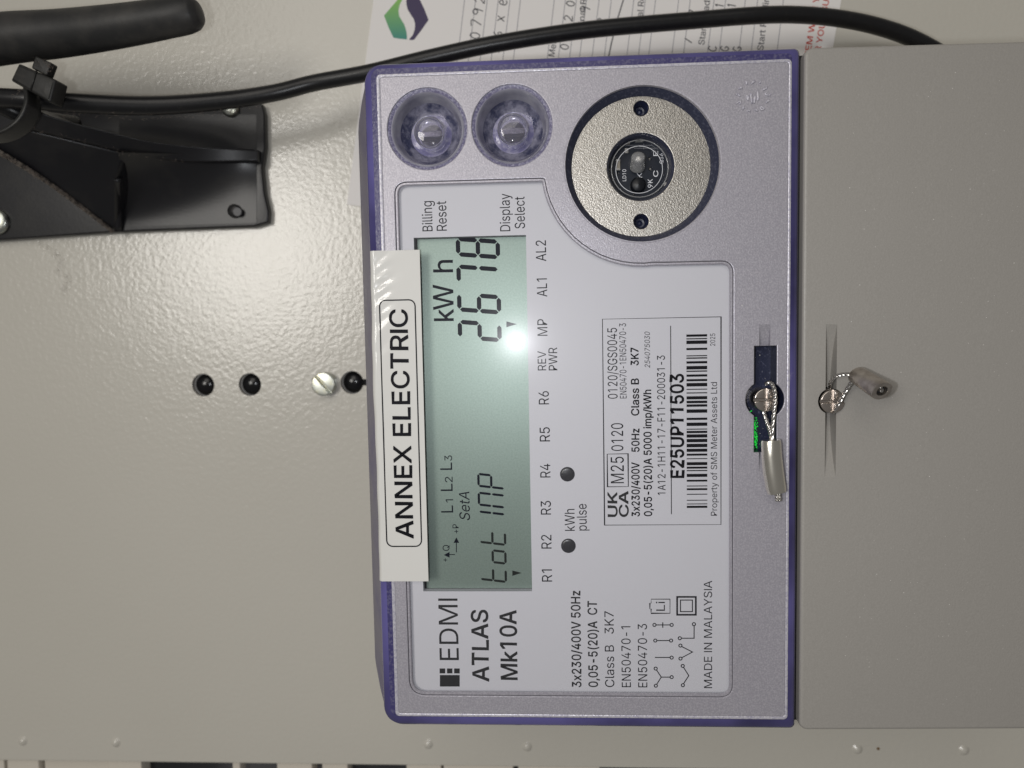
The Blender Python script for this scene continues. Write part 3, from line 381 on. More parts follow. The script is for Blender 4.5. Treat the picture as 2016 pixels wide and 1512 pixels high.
    '(': (86, '28,65 32,102 41,139 56,170 74,170 60,135 51,99 48,65 50,36 59,5 74,-30 56,-30 49,-19 44,-7 39,5 35,17 32,29 30,41 28,53'),
    ')': (86, '12,-30 27,6 36,37 38,65 35,99 26,135 12,170 30,170 45,139 54,102 58,65 57,53 56,41 54,29 51,17 47,5 42,-7 37,-19 30,-30'),
    '+': (142, '62,11 62,114 80,114 80,11|19,54 19,71 123,71 123,54'),
    '.': (59, '30,-1 27,-1 24,0 22,1 20,3 18,5 17,7 16,10 16,13 16,16 17,18 18,21 20,23 22,25 24,26 27,27 30,27 33,27 36,26 38,25 40,23 42,21 43,18 44,16 44,13 44,10 43,7 42,5 40,3 38,1 36,0 33,-1'),
    ' ': (59, ''),
}
_gc = {}
def glyph(ch):
    """-> advance, filled faces (v, f), contours; capital height 1"""
    if ch in _gc: return _gc[ch]
    adv, data = GLYPH[ch]
    outer, holes = [], []
    for c_ in (data.split('|') if data else []):
        pts = [tuple(int(q) / 160 for q in p.split(',')) for p in c_.lstrip('!').split()]
        (holes if c_[0] == '!' else outer).append(pts)
    V, F = [], []
    outer.sort(key=lambda q: -(max(p[0] for p in q) - min(p[0] for p in q)) * (max(p[1] for p in q) - min(p[1] for p in q))); left = list(holes); L_ = []
    for li, o_ in enumerate(outer):
        x0, x1 = min(p[0] for p in o_), max(p[0] for p in o_); y0, y1 = min(p[1] for p in o_), max(p[1] for p in o_)
        inner = [h for h in left if x0 < h[0][0] < x1 and y0 < h[0][1] < y1]; left = [h for h in left if h not in inner]
        cu = bpy.data.curves.new('tmp', 'CURVE'); cu.dimensions = '2D'; cu.fill_mode = 'FRONT'
        for sp in [o_] + inner:
            q = cu.splines.new('POLY'); q.points.add(len(sp) - 1)
            for p, r in zip(q.points, sp): p.co = (r[0], r[1], 0, 1)
            q.use_cyclic_u = True
        ob = bpy.data.objects.new('tmp', cu); me = ob.to_mesh(); n = len(V)
        V += [(p.co.x, p.co.y, li * .25) for p in me.vertices]; F += [tuple(i + n for i in p.vertices) for p in me.polygons]
        ob.to_mesh_clear(); bpy.data.objects.remove(ob); bpy.data.curves.remove(cu)
    _gc[ch] = (adv / 160, V, F, outer + holes); return _gc[ch]
def text_mesh(s, weight=0.0, shear=0.0):
    """-> vertices (x, y, layer), faces; capital height 1; weight thickens every outline by that much"""
    V, F = [], []; x = 0.0
    for ch in s:
        adv, gv, gf, cont = glyph(ch); n = len(V)
        V += [(x + p[0] + shear * p[1], p[1], p[2]) for p in gv]; F += [tuple(i + n for i in f) for f in gf]
        if weight > 0:
            for ci, c_ in enumerate(cont):
                bv, bf = strokes([[(x + p[0] + shear * p[1], p[1]) for p in c_]], 0, weight * 2, True); n = len(V)
                V += [(p[0], p[1], 1 + ci * .25) for p in bv]; F += [tuple(i + n for i in f) for f in bf]
        x += adv
    return V, F
def text(s, x0, y0, x1, y1, hpx, c, m, parent, name='printed_text', weight=0.0, free=False, shear=0.0, cap=1.0):
    """line of print: baseline starts at photo x0, y0 and ends at x1, y1; hpx = capital height in photo pixels"""
    p0 = Vector(at(x0, y0, c)); p1 = Vector(at(x1, y1, c))
    q = at(x0 - hpx, y0, c); h = math.hypot(q[0] - p0[0], q[1] - p0[1])
    v, f = text_mesh(s, weight, shear)
    xs = [p[0] for p in v]; mn, mxx = min(xs), max(xs)
    if free: d = (p1 - p0); L = d.length; d.normalize()
    else:
        bm_ = (p0.y + p1.y) / 2; L = p1.x - p0.x; p0 = Vector((p0.x, bm_)); d = Vector((1, 0))
    n = Vector((-d.y, d.x)); sx = L / (mxx - mn); sy = h / cap
    return mk(name, [(*(p0 + d * ((x - mn) * sx) + n * (y * sy)), c + .03 * k) for (x, y, k) in v], f, m, parent, smooth=0)
def strokes(lines, c, width, closed=False):
    """polylines of constant width, flat"""
    v = []; f = []
    for L in lines:
        L = [Vector(p) for p in L]; k = len(v); N = len(L)
        for i, p in enumerate(L):
            if closed: d = (L[(i + 1) % N] - L[i - 1])
            else: d = L[min(i + 1, N - 1)] - L[max(i - 1, 0)]
            d.normalize(); nn = Vector((-d.y, d.x)) * width / 2
            if 0 < i < N - 1 or closed:
                d1 = (p - L[i - 1]).normalized(); cs = max(abs(d1.dot(d)), .5); nn /= cs
            v += [(*(p + nn), c), (*(p - nn), c)]
        for i in range(N if closed else N - 1):
            j = (i + 1) % N
            f.append((k + 2 * i, k + 2 * i + 1, k + 2 * j + 1, k + 2 * j))
    return v, f
def rot2(p, o, ang):
    ca, sa = math.cos(ang), math.sin(ang); return (o[0] + (p[0] - o[0]) * ca - (p[1] - o[1]) * sa, o[1] + (p[0] - o[0]) * sa + (p[1] - o[1]) * ca)

# ================================================================== the setting: back panel
pl_edge = -134.8
def cyl_cut(a, b, r, c0, c1, n=40): return mk('cut', *prism([circle(a, b, r, n)], c0, c1), None, None, 0)
panel = mk('back_panel', *prism([rrect(pl_edge, 420, -420, 480, .8, 3)], PANEL - 2.0, PANEL, .5), M['panel'])
HOLES = [at(400, 758, PANEL), at(492, 757, PANEL), at(693, 753, PANEL)]
cuts = [cyl_cut(a, b, 3.95, PANEL - 6, PANEL + 4) for (a, b) in HOLES]
slot = HOLES[2]
cuts.append(mk('cut', *box(slot[0] - 1.1, slot[0] + 1.1, slot[1] - 9, slot[1] - 2, PANEL - 6.1, PANEL + 4.1), None, None, 0))
boolean(panel, cuts); tag(panel, kind='structure')
for (x, y) in ((45, 1459), (228, 1462), (843, 1465), (1038, 1470), (1688, 1475), (1898, 1477)):
    a, b = at(x, y, PANEL)
    mk('weld_dimple', *lathe(a, b, [(1.9, PANEL - .05), (1.6, PANEL + .12), (1.15, PANEL + .55), (.6, PANEL + .85), (.02, PANEL + .95)], 20), M['panel'], panel, 180)
a, b = at(1729, 1474, PANEL)
mk('rust_speck', *sheet(circle(a, b, .55, 7), PANEL + .02), mat('rust', (.16, .09, .03), .8), panel, 0)

# hole plugs
for i, (a, b) in enumerate(HOLES):
    o = mk('hole_plug', *lathe(0, 0, [(3.9, -6.2), (3.85, -2.6), (3.5, -1.8), (2.6, -1.0), (1.4, -.55), (.6, -.42), (.02, -.4)], 40), M['plug'], None, 180)
    o.location = W(a, b, PANEL)
    tag(o, ['leftmost of three black plugs in the panel, farthest from the meter', 'middle of three black plugs in the panel holes',
            'black plug between the slotted screw and the meter'][i], 'plug', 'black plugs in the panel holes')
# panel screw
ps = empty('panel_screw', (*at(642, 755, PANEL), PANEL))
pa, pb = at(642, 755, PANEL)
mb = MB()
for sgn in (0, 1):      # two half heads either side of the slot
    half = [(pa + .45, pb + y_) for y_ in ()]
ang = math.radians(-42)
def half_disc(a, b, r, gap, side, ang, n=24):
    y0 = gap * side; t0 = math.asin(gap / r)
    pts = [(r * math.cos(t0 + (math.pi - 2 * t0) * i / n), side * r * math.sin(t0 + (math.pi - 2 * t0) * i / n)) for i in range(n + 1)]
    if side < 0: pts.reverse()
    return [rot2((a + x, b + y), (a, b), ang) for (x, y) in pts]
SLOT_ANG = math.radians(40)
for sgn in (1, -1): mb.add(prism([half_disc(pa, pb, 3.95, .42, sgn, SLOT_ANG)], PANEL + 1.2, PANEL + 3.6, .35, 3))
mb.build('screw_head', M['zinc'], ps)
mk('head_disc', *prism([circle(pa, pb, 3.9, 40)], PANEL + .1, PANEL + 2.0), M['zinc'], ps)
tag(ps, 'slotted zinc screw on the panel between two black plugs', 'screw')

# ================================================================== the meter
meter = empty('electricity_meter', (0, -50, PANEL))
tag(meter, 'violet framed electricity meter with white label, green display and grey terminal cover', 'electricity meter')
# --- openings of the front face
PORT = (55.5, -13.9); B1 = (65.2, 36.4); B2 = (65.3, 16.35)
lab = [(53.0, 44.7), (-72.8, 44.5), (-72.8, -34.9), (32.8, -34.9)]
# label outline with the bay around the optical port (arc about the port centre)
RB = 22.9
arc = []
t0, t1 = math.radians(187), math.radians(97)
for i in range(15):
    t_ = t0 + (t1 - t0) * i / 14
    arc.append((PORT[0] + RB * math.cos(t_), PORT[1] + RB * math.sin(t_)))
raw = [(53.0, 44.6), (-72.8, 44.5), (-72.8, -34.9), (32.7, -34.9)] + [(32.7, arc[0][1] - 2)] + arc + [(53.0, arc[-1][1] + .6)]
rad = [3.0, 4.2, 3.2, 3.0, 2.5] + [0] * len(arc) + [2.2]
LABEL = rounded(raw, rad)
def grow(pts, d):
    out = []; N = len(pts)
    for i in range(N):
        p = Vector(pts[i]); e = (Vector(pts[(i + 1) % N]) - Vector(pts[i - 1])).normalized()
        out.append(tuple(p + Vector((e.y, -e.x)) * d))
    return out
SCR1 = (-.1, -42.3); SCR2 = (-.7, -57.7)
def pocket(grow_=0.0):
    r = 4.5 + grow_; h0, h1 = SCR1[1] - 2.7 - grow_, SCR1[1] + 2.5 + grow_
    a1, a0 = 12.6 + grow_, -12.6 - grow_
    pts = [(a1, h1), (SCR1[0] + math.sqrt(r * r - (h1 - SCR1[1]) ** 2), h1)]
    s0 = math.atan2(h1 - SCR1[1], math.sqrt(r * r - (h1 - SCR1[1]) ** 2)); s1 = math.pi - s0
    pts += [(SCR1[0] + r * math.cos(s0 + (s1 - s0) * i / 12), SCR1[1] + r * math.sin(s0 + (s1 - s0) * i / 12)) for i in range(1, 13)]
    pts += [(a0, h1), (a0, h0)]
    s0 = math.pi + math.asin((SCR1[1] - h0) / r); s1 = 2 * math.pi - math.asin((SCR1[1] - h0) / r)
    pts += [(SCR1[0] + r * math.cos(s0 + (s1 - s0) * i / 12), SCR1[1] + r * math.sin(s0 + (s1 - s0) * i / 12)) for i in range(13)]
    pts += [(a1, h0)]
    return pts
def two_circles(r):     # the two button wells run into each other in a figure of eight
    dy = (B1[1] - B2[1]) / 2
    if r <= dy: return [circle(*B1, r), circle(*B2, r)]
    t_ = math.asin(dy / r); pts = []
    cy = (B1[1] + B2[1]) / 2; ca_ = (B1[0] + B2[0]) / 2
    pts += [(ca_ + r * math.cos(-t_ + (math.pi + 2 * t_) * i / 40), B1[1] + r * math.sin(-t_ + (math.pi + 2 * t_) * i / 40)) for i in range(41)]
    pts += [(ca_ + r * math.cos(math.pi - t_ + (math.pi + 2 * t_) * i / 40), B2[1] + r * math.sin(math.pi - t_ + (math.pi + 2 * t_) * i / 40)) for i in range(41)]
    return [pts]
face = mk('cover_face', *prism([rrect(-77.5, 77.5, -47.4, 47.4, .6, 3), LABEL, circle(*PORT, 18.1, 72), pocket()] + two_circles(9.5), -4.0, 0.0, .22, 2), M['silver'], meter, 8)
GR = 45.0
def groove_cut(a, b, half, depth, width):
    R = (half * half + depth * depth) / (2 * depth); n = 160; v = []; f = []
    for s_i, s_ in enumerate((-1, 1)):
        v += [(a + R * math.sin(2 * math.pi * i / n), b + s_ * width / 2, R - depth + R * math.cos(math.pi + 2 * math.pi * i / n)) for i in range(n)]
    for i in range(n): f.append((i, (i + 1) % n, n + (i + 1) % n, n + i))
    f.append(tuple(range(n))[::-1]); f.append(tuple(range(n, 2 * n)))
    return mk('cut', v, f, None, None, 0)
boolean(face, [groove_cut(SCR1[0], SCR1[1] + .1, 17.8, 3.6, 2.5)])
face.data.materials.clear(); face.data.materials.append(M['silver'])
# --- frame around the face
def loop(a0, a1, b0, b1, r, c): return [(p[0], p[1], c) for p in rrect(a0, a1, b0, b1, r, 8)]
mk('edge_ridge', *loft([loop(-77.45, 77.45, -47.35, 47.35, .6, -.05), loop(-77.7, 77.7, -47.6, 47.6, .8, .14), loop(-78.15, 78.1, -48.0, 48.15, 1.0, -.02)]), M['ridge'], meter, 60)
R4 = (3.6, 3.6, 1.0, 1.0); R5 = (4.6, 4.8, 1.2, 1.2)
mk('bezel_grain', *loft([loop(-78.15, 78.1, -48.0, 48.15, 1.0, -.02), loop(-78.4, 79.5, -48.15, 49.5, (2, 2, 1, 1), -.3)]), M['bezel_grain'], meter, 60)
mk('bezel', *loft([loop(-78.4, 79.5, -48.15, 49.5, (2, 2, 1, 1), -.3), loop(-80.3, 80.5, -49.5, 50.9, R4, -.75), loop(-81.1, 80.9, -50.2, 51.4, R5, -1.6), loop(-81.4, 81.0, -50.3, 51.6, R5, -3.2)]), M['bezel'], meter, 60)
mk('side_wall', *loft([loop(-81.4, 81.0, -50.3, 51.6, R5, -3.2), loop(-81.4, 81.0, -50.3, 53.9, (8, 8, 1.2, 1.2), -8), loop(-81.4, 81.0, -50.3, 56.4, (12, 12, 1.2, 1.2), -14), loop(-80.5, 80.5, -50.3, 57.2, (12, 12, 1.2, 1.2), -20), loop(-80, 80, -50.3, 57.2, (12, 12, 1.2, 1.2), PANEL + .2)]), M['side'], meter, 50)
# clear bead lines round the label window
mk('window_edge', *loft([[(p[0], p[1], -.9) for p in grow(LABEL, -.02)], [(p[0], p[1], -.28) for p in grow(LABEL, -.15)], [(p[0], p[1], -.28) for p in grow(LABEL, -.55)], [(p[0], p[1], -.62) for p in grow(LABEL, -.8)]]), M['silver'], meter, 40)
# --- faceplate (white film) with the display opening
LCD = (-46.9, 40.05, 13.55, 40.6)
CP = -1.6
fp = mk('faceplate', *prism([grow(LABEL, .6), [(LCD[0], LCD[2]), (LCD[1], LCD[2]), (LCD[1], LCD[3]), (LCD[0], LCD[3])]], -3.6, CP), M['label'], meter, 30)
CT = CP + .04
mk('window_pane', *sheet(grow(LABEL, -.3), -.62), M['window'], meter, 0)
# --- display
scr = mk('display_screen', *prism([[(LCD[0] - 1, LCD[2] - 1), (LCD[1] + 1, LCD[2] - 1), (LCD[1] + 1, LCD[3] + 1), (LCD[0] - 1, LCD[3] + 1)]], -6.0, -3.75), M['lcd'], meter, 0)
mk('display_frame', *prism([[(LCD[0] - 1.2, LCD[2] - 1.2), (LCD[1] + 1.2, LCD[2] - 1.2), (LCD[1] + 1.2, LCD[3] + 1.2), (LCD[0] - 1.2, LCD[3] + 1.2)],
                             [(LCD[0] + .05, LCD[2] + .05), (LCD[1] - .12, LCD[2] + .05), (LCD[1] - .12, LCD[3] - .5), (LCD[0] + .05, LCD[3] - .5)]], -3.74, -3.62), M['dark'], scr, 0)  # black border paints the shadow at the edges of the sunken display
CS = -3.71
SEG = {'0': 'abcdef', '2': 'abged', '6': 'acdefg', '7': 'abc', '8': 'abcdefg', 't': 'defg', 'o': 'cdeg', 'I': 'bc', 'n': 'abcef', 'P': 'abefg'}
def seg_digit(ch, a, b, w, h, th, sl, m):
    g = .13 * th; v = MB()
    def bar(x0, y0, x1, y1):
        d = Vector((x1 - x0, y1 - y0)); L = d.length; d.normalize(); n = Vector((-d.y, d.x)); p = Vector((x0, y0)); e = th / 2
        q = [p + d * g, p + d * (e + g) + n * e, p + d * (L - e - g) + n * e, p + d * (L - g), p + d * (L - e - g) - n * e, p + d * (e + g) - n * e]
        v.add(([(a + t_.x + sl * t_.y, b + t_.y, CS) for t_ in q], [tuple(range(6))[::-1]]))
    e = th / 2; X0, X1, Y0, Y1, Y2 = e, w - e, e, h / 2, h - e
    S = {'a': (X0, Y2, X1, Y2), 'b': (X1, Y1, X1, Y2), 'c': (X1, Y0, X1, Y1), 'd': (X0, Y0, X1, Y0), 'e': (X0, Y0, X0, Y1), 'f': (X0, Y1, X0, Y2), 'g': (X0, Y1, X1, Y1)}
    for k in SEG[ch]: bar(*S[k])
    v.build('digit', m, scr, 0)
PX = 8.25 * 0.98
b0 = at(986.5, 600, CS)[1]
for ch, y in zip('2678', (674.0, 619.6, 565.2, 510.8)):
    seg_digit(ch, at(987, y, CS)[0], b0, 4.75, 10.75, 1.06, .095, M['segment'])
b1_ = at(996, 1030, CS)[1]
for ch, y in zip('totInP', (1148.0, 1112.0, 1075.0, 1038.5, 1001.5, 964.5)):
    seg_digit(ch, at(993, y, CS)[0], b1_, 3.55, 6.9, .58, .12, M['segment2'] if ch in 'to' else M['segment'])
text('k', 893, 632, 893, 608.3, 40, CS, M['segment'], scr, 'unit_letter', .012, cap=1.03)
text('W', 893, 609.6, 892, 559.5, 40, CS, M['segment'], scr, 'unit_letter', .008)
text('h', 892, 536, 891, 511.5, 40, CS, M['segment'], scr, 'unit_letter', .012, cap=1.03)
text('L', 892, 1009, 892, 995, 23.6, CS, M['segment'], scr, 'phase_letter'); text('1', 892, 989, 892, 983, 14.5, CS, M['segment'], scr, 'phase_letter')
text('L', 891, 966.6, 891, 952, 23.6, CS, M['segment'], scr, 'phase_letter'); text('2', 891, 949.5, 891, 938.5, 15, CS, M['segment'], scr, 'phase_letter')
text('L', 890, 925, 890, 910.5, 23.6, CS, M['segment'], scr, 'phase_letter'); text('3', 890, 907, 890, 896.5, 15, CS, M['segment'], scr, 'phase_letter')
text('SetA', 924.6, 1024, 924.6, 968, 20.5, CS, M['segment'], scr, 'display_word', shear=.2)
text('+P', 903, 1050, 903, 1032, 12, CS, M['segment'], scr, 'display_word')
text('Q', 884.6, 1084.5, 884.6, 1073, 13, CS, M['segment'], scr, 'display_word')
text('+', 881, 1106, 881, 1099, 11, CS, M['segment'], scr, 'display_word')
def A_(pts, c): return [at(x, y, c) for (x, y) in pts]
def tri(pts, c, m, parent, name):
    return mk(name, *sheet(A_(pts, c), c), m, parent, 0)
tri([(997, 632.8), (997, 644.4), (1017.6, 638)], CS, M['segment'], scr, 'pointer_mark')
tri([(1008.6, 1123), (1008.6, 1133.7), (1027, 1128)], CS, M['segment2'], scr, 'pointer_mark')
tri([(892.8, 1068.7), (904, 1068.7), (898.5, 1057.9)], CS, M['segment'], scr, 'pointer_mark')
tri([(885, 1086.6), (885, 1097.9), (873.7, 1092.7)], CS, M['segment'], scr, 'pointer_mark')
mk('axis_line', *strokes([A_([(898.5, 1087.6), (898.5, 1068)], CS), A_([(895.5, 1091.7), (885, 1091.7)], CS)], CS, .2), M['segment'], scr, 0)
# --- print on the faceplate
def T(s, x0, y0, y1, h, weight=0.0, m='ink', shear=0, x1=None): return text(s, x0, y0, x1 or x0, y1, h, CT, M[m], fp, weight=weight, shear=shear)
T('Billing', 851, 455, 395.7, 20); T('Reset', 879, 454, 395.7, 20); T('Display', 1004, 455, 381, 20); T('Select', 1033, 449.5, 387, 20)
T('AL2', 1075, 514, 473, 20); T('AL1', 1077, 584, 548, 20); T('MP', 1077.5, 661, 628, 19.5); T('REV', 1075, 729, 691, 16.5); T('PWR', 1097, 729, 684, 17)
T('R6', 1080.5, 796, 770, 20); T('R5', 1082.5, 869, 841, 20); T('R4', 1083.5, 940, 913, 20); T('R3', 1084.6, 1013, 986, 20); T('R2', 1085.7, 1080, 1053, 20); T('R1', 1086.8, 1145, 1121, 20)
T('kWh', 1131.4, 1045, 1002, 19.5); T('pulse', 1155, 1044.5, 992, 19.5)
T('EDMI', 902, 1299.7, 1178.3, 37.7, .0, 'ink2'); T('ATLAS', 961.5, 1342.3, 1200.4, 32.4, .022, 'ink2'); T('Mk10A', 1017.7, 1339, 1201, 32.7, .022, 'ink2')
blk = MB()
for (x0, x1, y0, y1) in ((866, 905, 1329, 1351.7), (865.5, 876.5, 1316, 1325.8), (880, 890.6, 1316, 1325.8), (894, 905, 1316, 1325.8)):
    blk.add(sheet(A_([(x0, y0), (x0, y1), (x1, y1), (x1, y0)], CT), CT))
blk.build('logo_block', M['ink2'], fp, 0)
T('3x230/400V 50Hz', 1143.2, 1352.8, 1163, 18, .022, 'ink2'); T('0,05-5(20)A  CT', 1176, 1352.8, 1183, 18, .022, 'ink2'); T('Class B   3K7', 1208.7, 1352.8, 1203.5, 18)
T('EN50470-1', 1241.6, 1353, 1233, 18); T('EN50470-3', 1274, 1353.3, 1228.4, 18); T('MADE IN MALAYSIA', 1401.9, 1354.8, 1143.3, 16)
# connection diagrams
def z6(x, y): return (1110 + x / 6.109, 1140 + y / 6.109)
sy = MB(); lw = .24
def Zp(pts): return A_([z6(*p) for p in pts], CT)
for L in ([(1120, 1262), (1172, 1180), (1117, 1097)], [(1172, 1180), (1278, 1180)], [(1095, 943), (1278, 943)], [(1118, 740), (1272, 740)], [(1109, 552), (1279, 552)], [(1190, 520), (1190, 587)],
          [(1440, 1259), (1503, 1162), (1440, 1062)], [(1420, 945), (1548, 878), (1418, 812)], [(1413, 712), (1567, 712), (1567, 560)]):
    sy.add(strokes([Zp(L)], CT, lw))
for (x, y) in ((1107, 1283), (1105, 1077), (1297, 1180), (1297, 945), (1100, 740), (1290, 740), (1090, 552), (1297, 552), (1432, 1277), (1430, 1045), (1403, 957), (1402, 800), (1395, 712), (1565, 543)):
    a, b = Zp([(x, y)])[0]; sy.add(strokes([circle(a, b, .38, 16)], CT, lw, True))
sy.build('connection_symbols', M['ink'], fp, 0)
mk('battery_symbol', *strokes([Zp([(1050, 242), (1050, 290), (1035, 290), (1035, 360), (1050, 360), (1050, 412), (1277, 412), (1277, 242)])], CT, .17, True), M['ink'], fp, 0)
text('Li', *z6(1215, 382), *z6(1215, 272), 17, CT, M['ink'], fp, weight=0)
def frame_px(x0, y0, x1, y1, wd, c): 
    q = A_([(x0, y0), (x1, y0), (x1, y1), (x0, y1)], c); return q
sq = MB()
for (X0, Y0, X1, Y1, wd) in ((1363, 215, 1588, 430, .42), (1403, 253, 1547, 392, .25)): sq.add(strokes([Zp([(X0, Y0), (X1, Y0), (X1, Y1), (X0, Y1)])], CT, wd, True))
sq.build('double_square_symbol', M['ink'], fp, 0)
# rating box
mk('box_outline', *strokes([[(19.65, -4.4), (19.65, -32.4), (-30.4, -32.4), (-30.4, -4.4)]], CT, .17, True), M['ink'], fp, 0)
T('UK', 1215, 1017.8, 968, 18.7, .03, 'ink2'); T('CA', 1237, 1017.8, 966.4, 18.3, .03, 'ink2')
mk('box_outline', *strokes([A_([(1195.4, 894), (1236.5, 893.3), (1237, 958), (1196, 958.4)], CT)], CT, .2, True), M['ink'], fp, 0)
T('M25', 1228.2, 951.3, 899.1, 25.8); T('0120', 1226.9, 887.7, 833, 23.4); T('0120/SGS0045', 1215.2, 784.8, 645.4, 18.9); T('EN50470-1EN50470-3', 1233, 784.3, 636.4, 13.1)
T('3x230/400V', 1259, 1016.7, 909.8, 15.5, .026, 'black'); T('50Hz', 1258.5, 889.7, 843.6, 15.2, .026, 'black'); T('Class B', 1257.8, 818.2, 744.8, 15.2, .026, 'black'); T('3K7', 1257, 719.3, 684, 15.2, .026, 'black')
T('0,05-5(20)A 5000 imp/kWh', 1282.7, 1016.3, 767, 15.2, .026, 'black'); T('254075030', 1279.6, 724, 652.8, 10.5, 0, 'ink', .2)
mk('printed_rule', *strokes([[(at(1288.5, 1012.5, CT)[0], -20.55), (at(1287, 642, CT)[0], -20.55)]], CT, .2), M['ink'], fp, 0)
T('1A12-1H11-17-F11-200031-3', 1309.6, 974.4, 699.7, 15.3, .003); T('E25UP11503', 1345.8, 941.3, 735.6, 25.7, .038, 'black')
T('Property of SMS Meter Assets Ltd', 1411.7, 1015.2, 752.3, 12.2); T('2025', 1408, 680.8, 656.5, 9.9)
Z2 = [(1155, 1183), (1126, 1137), (1078, 1089), (1000, 1012), (928, 953), (893, 905), (818, 843), (742, 782), (693, 707), (648, 675), (590, 630), (540, 552), (480, 507), (417, 457), (353, 398), (290, 333), (230, 273), (185, 215), (157, 170), (78, 122), (15, 45)]
Z4 = [(1415, 1462), (1347, 1380), (1298, 1332), (1237, 1280), (1185, 1200), (1137, 1150), (1058, 1105), (1005, 1035), (942, 973), (890, 907), (828, 875), (763, 795), (712, 730), (683, 697), (583, 612), (483, 530), (452, 467), (400, 432)]
for y0, y1 in [(820 + p / 6.573, 820 + q / 6.573) for p, q in Z2] + [(600 + p / 6.873, 600 + q / 6.873) for p, q in Z4]:
    a0 = at(1371, y1, CT)[0]; a1 = at(1371, y0, CT)[0]
    mk('barcode_bar', *sheet([(a0, -29.15), (a1, -29.15), (a1, -24.25), (a0, -24.25)], CT), M['black'], fp, 0)
# pulse lamps
for (x, y) in ((1119, 1074.5), (1117, 933.6)):
    a, b = at(x, y, CP)
    mk('indicator_light', *lathe(a, b, [(1.8, CP - .3), (1.8, CP + .05), (1.62, CP + .22), (1.1, CP + .3), (.02, CP + .33)], 28), M['lamp_cap'], meter, 50)
# --- push buttons: bowl with a clear plunger
for i, (a, b) in enumerate((B1, B2)):
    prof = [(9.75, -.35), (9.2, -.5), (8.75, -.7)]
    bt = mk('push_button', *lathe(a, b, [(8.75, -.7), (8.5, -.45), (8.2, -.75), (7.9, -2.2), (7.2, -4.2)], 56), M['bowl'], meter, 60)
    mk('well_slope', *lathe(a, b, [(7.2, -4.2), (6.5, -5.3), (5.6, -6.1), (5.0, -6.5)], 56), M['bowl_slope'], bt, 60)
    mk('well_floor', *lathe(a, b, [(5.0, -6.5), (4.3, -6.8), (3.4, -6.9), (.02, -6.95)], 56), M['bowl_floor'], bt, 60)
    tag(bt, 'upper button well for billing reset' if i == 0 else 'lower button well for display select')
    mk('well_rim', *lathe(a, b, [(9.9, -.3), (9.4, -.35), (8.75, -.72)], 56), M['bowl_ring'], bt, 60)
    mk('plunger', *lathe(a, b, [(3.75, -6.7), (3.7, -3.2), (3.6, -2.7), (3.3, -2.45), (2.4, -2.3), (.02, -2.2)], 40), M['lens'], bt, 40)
    mk('plunger_bar', *box(a - .55, a + .75, b - 3.0, b + 3.0, -6.6, -4.2), M['silver'], bt, 0)
# --- optical port
pa_, pb_ = PORT
op = mk('optical_port', *lathe(pa_, pb_, [(18.3, -.1), (18.05, -.5), (17.75, -.9), (16.6, -2.4), (16.2, -3.3)], 96), M['navy'], meter, 60)
mk('clear_rim', *lathe(pa_, pb_, [(18.35, -.25), (18.2, .12), (17.95, .12), (17.8, -.5)], 96), M['silver'], op, 60)
RING = -3.0
h1 = at(1262.5, 213, RING); h2 = at(1262.5, 436, RING)
mk('metal_ring', *prism([circle(pa_, pb_, 16.7, 96), circle(pa_, pb_, 7.9, 72), circle(*h1, 1.75, 28), circle(*h2, 1.75, 28)], RING - 1.5, RING, .2, 2), M['brass'], op, 8)
for h_ in (h1, h2):
    mk('ring_hole', *lathe(*h_, [(1.78, RING - .2), (1.6, RING - .7), (1.3, RING - 1.2), (1.1, RING - 3), (.7, RING - 3.1), (.35, RING - 2.8), (.02, RING - 2.7)], 28), M['navy2'], op, 40)
mk('inner_tube', *lathe(pa_, pb_, [(7.95, RING - .1), (7.6, RING - .7), (7.4, RING - 1.6), (7.2, RING - 5)], 72), M['navy'], op, 60)
mk('clear_lens_ring', *tube([(pa_ + 6.75 * math.cos(t_ * math.pi / 18), pb_ + 6.75 * math.sin(t_ * math.pi / 18), RING - 1.9) for t_ in range(37)], .13, 6, 1), M['diode'], op, 180)
mk('clear_lens_ring', *tube([(pa_ + 5.6 * math.cos(t_ * math.pi / 18), pb_ + 5.6 * math.sin(t_ * math.pi / 18), RING - 3.0) for t_ in range(37)], .08, 6, 1), M['silk'], op, 180)
CB = RING - 5.2
bd = mk('circuit_board', *prism([circle(pa_, pb_, 7.4, 48)], CB - 1, CB), M['pcb'], op, 0)
def zp(x, y): return (1100 + x / 4.447, 150 + y / 4.447)
CK = CB + .05
def bt_text(s, x0, y0, x1, y1, h): text(s, *zp(x0, y0), *zp(x1, y1), h / 4.447, CK, M['silk'], bd, 'board_print')
bt_text('K', 730, 888, 730, 845, 45); bt_text('9K', 822, 975, 822, 900, 42); bt_text('C', 870, 880, 870, 825, 42); bt_text('E', 870, 697, 870, 655, 42); bt_text('Q36', 915, 765, 915, 675, 32); bt_text('LD10', 590, 918, 590, 815, 32)
for (x, y, r) in ((797, 722, .52), (802, 812, .55), (640, 925, .28), (685, 957, .2), (660, 1035, .3), (520, 850, .3)):
    a, b = at(*zp(x, y), CB); mk('solder_joint', *lathe(a, b, [(r, CB), (r * .8, CB + r * .5), (.02, CB + r * .8)], 16), M['solder'], bd, 180)
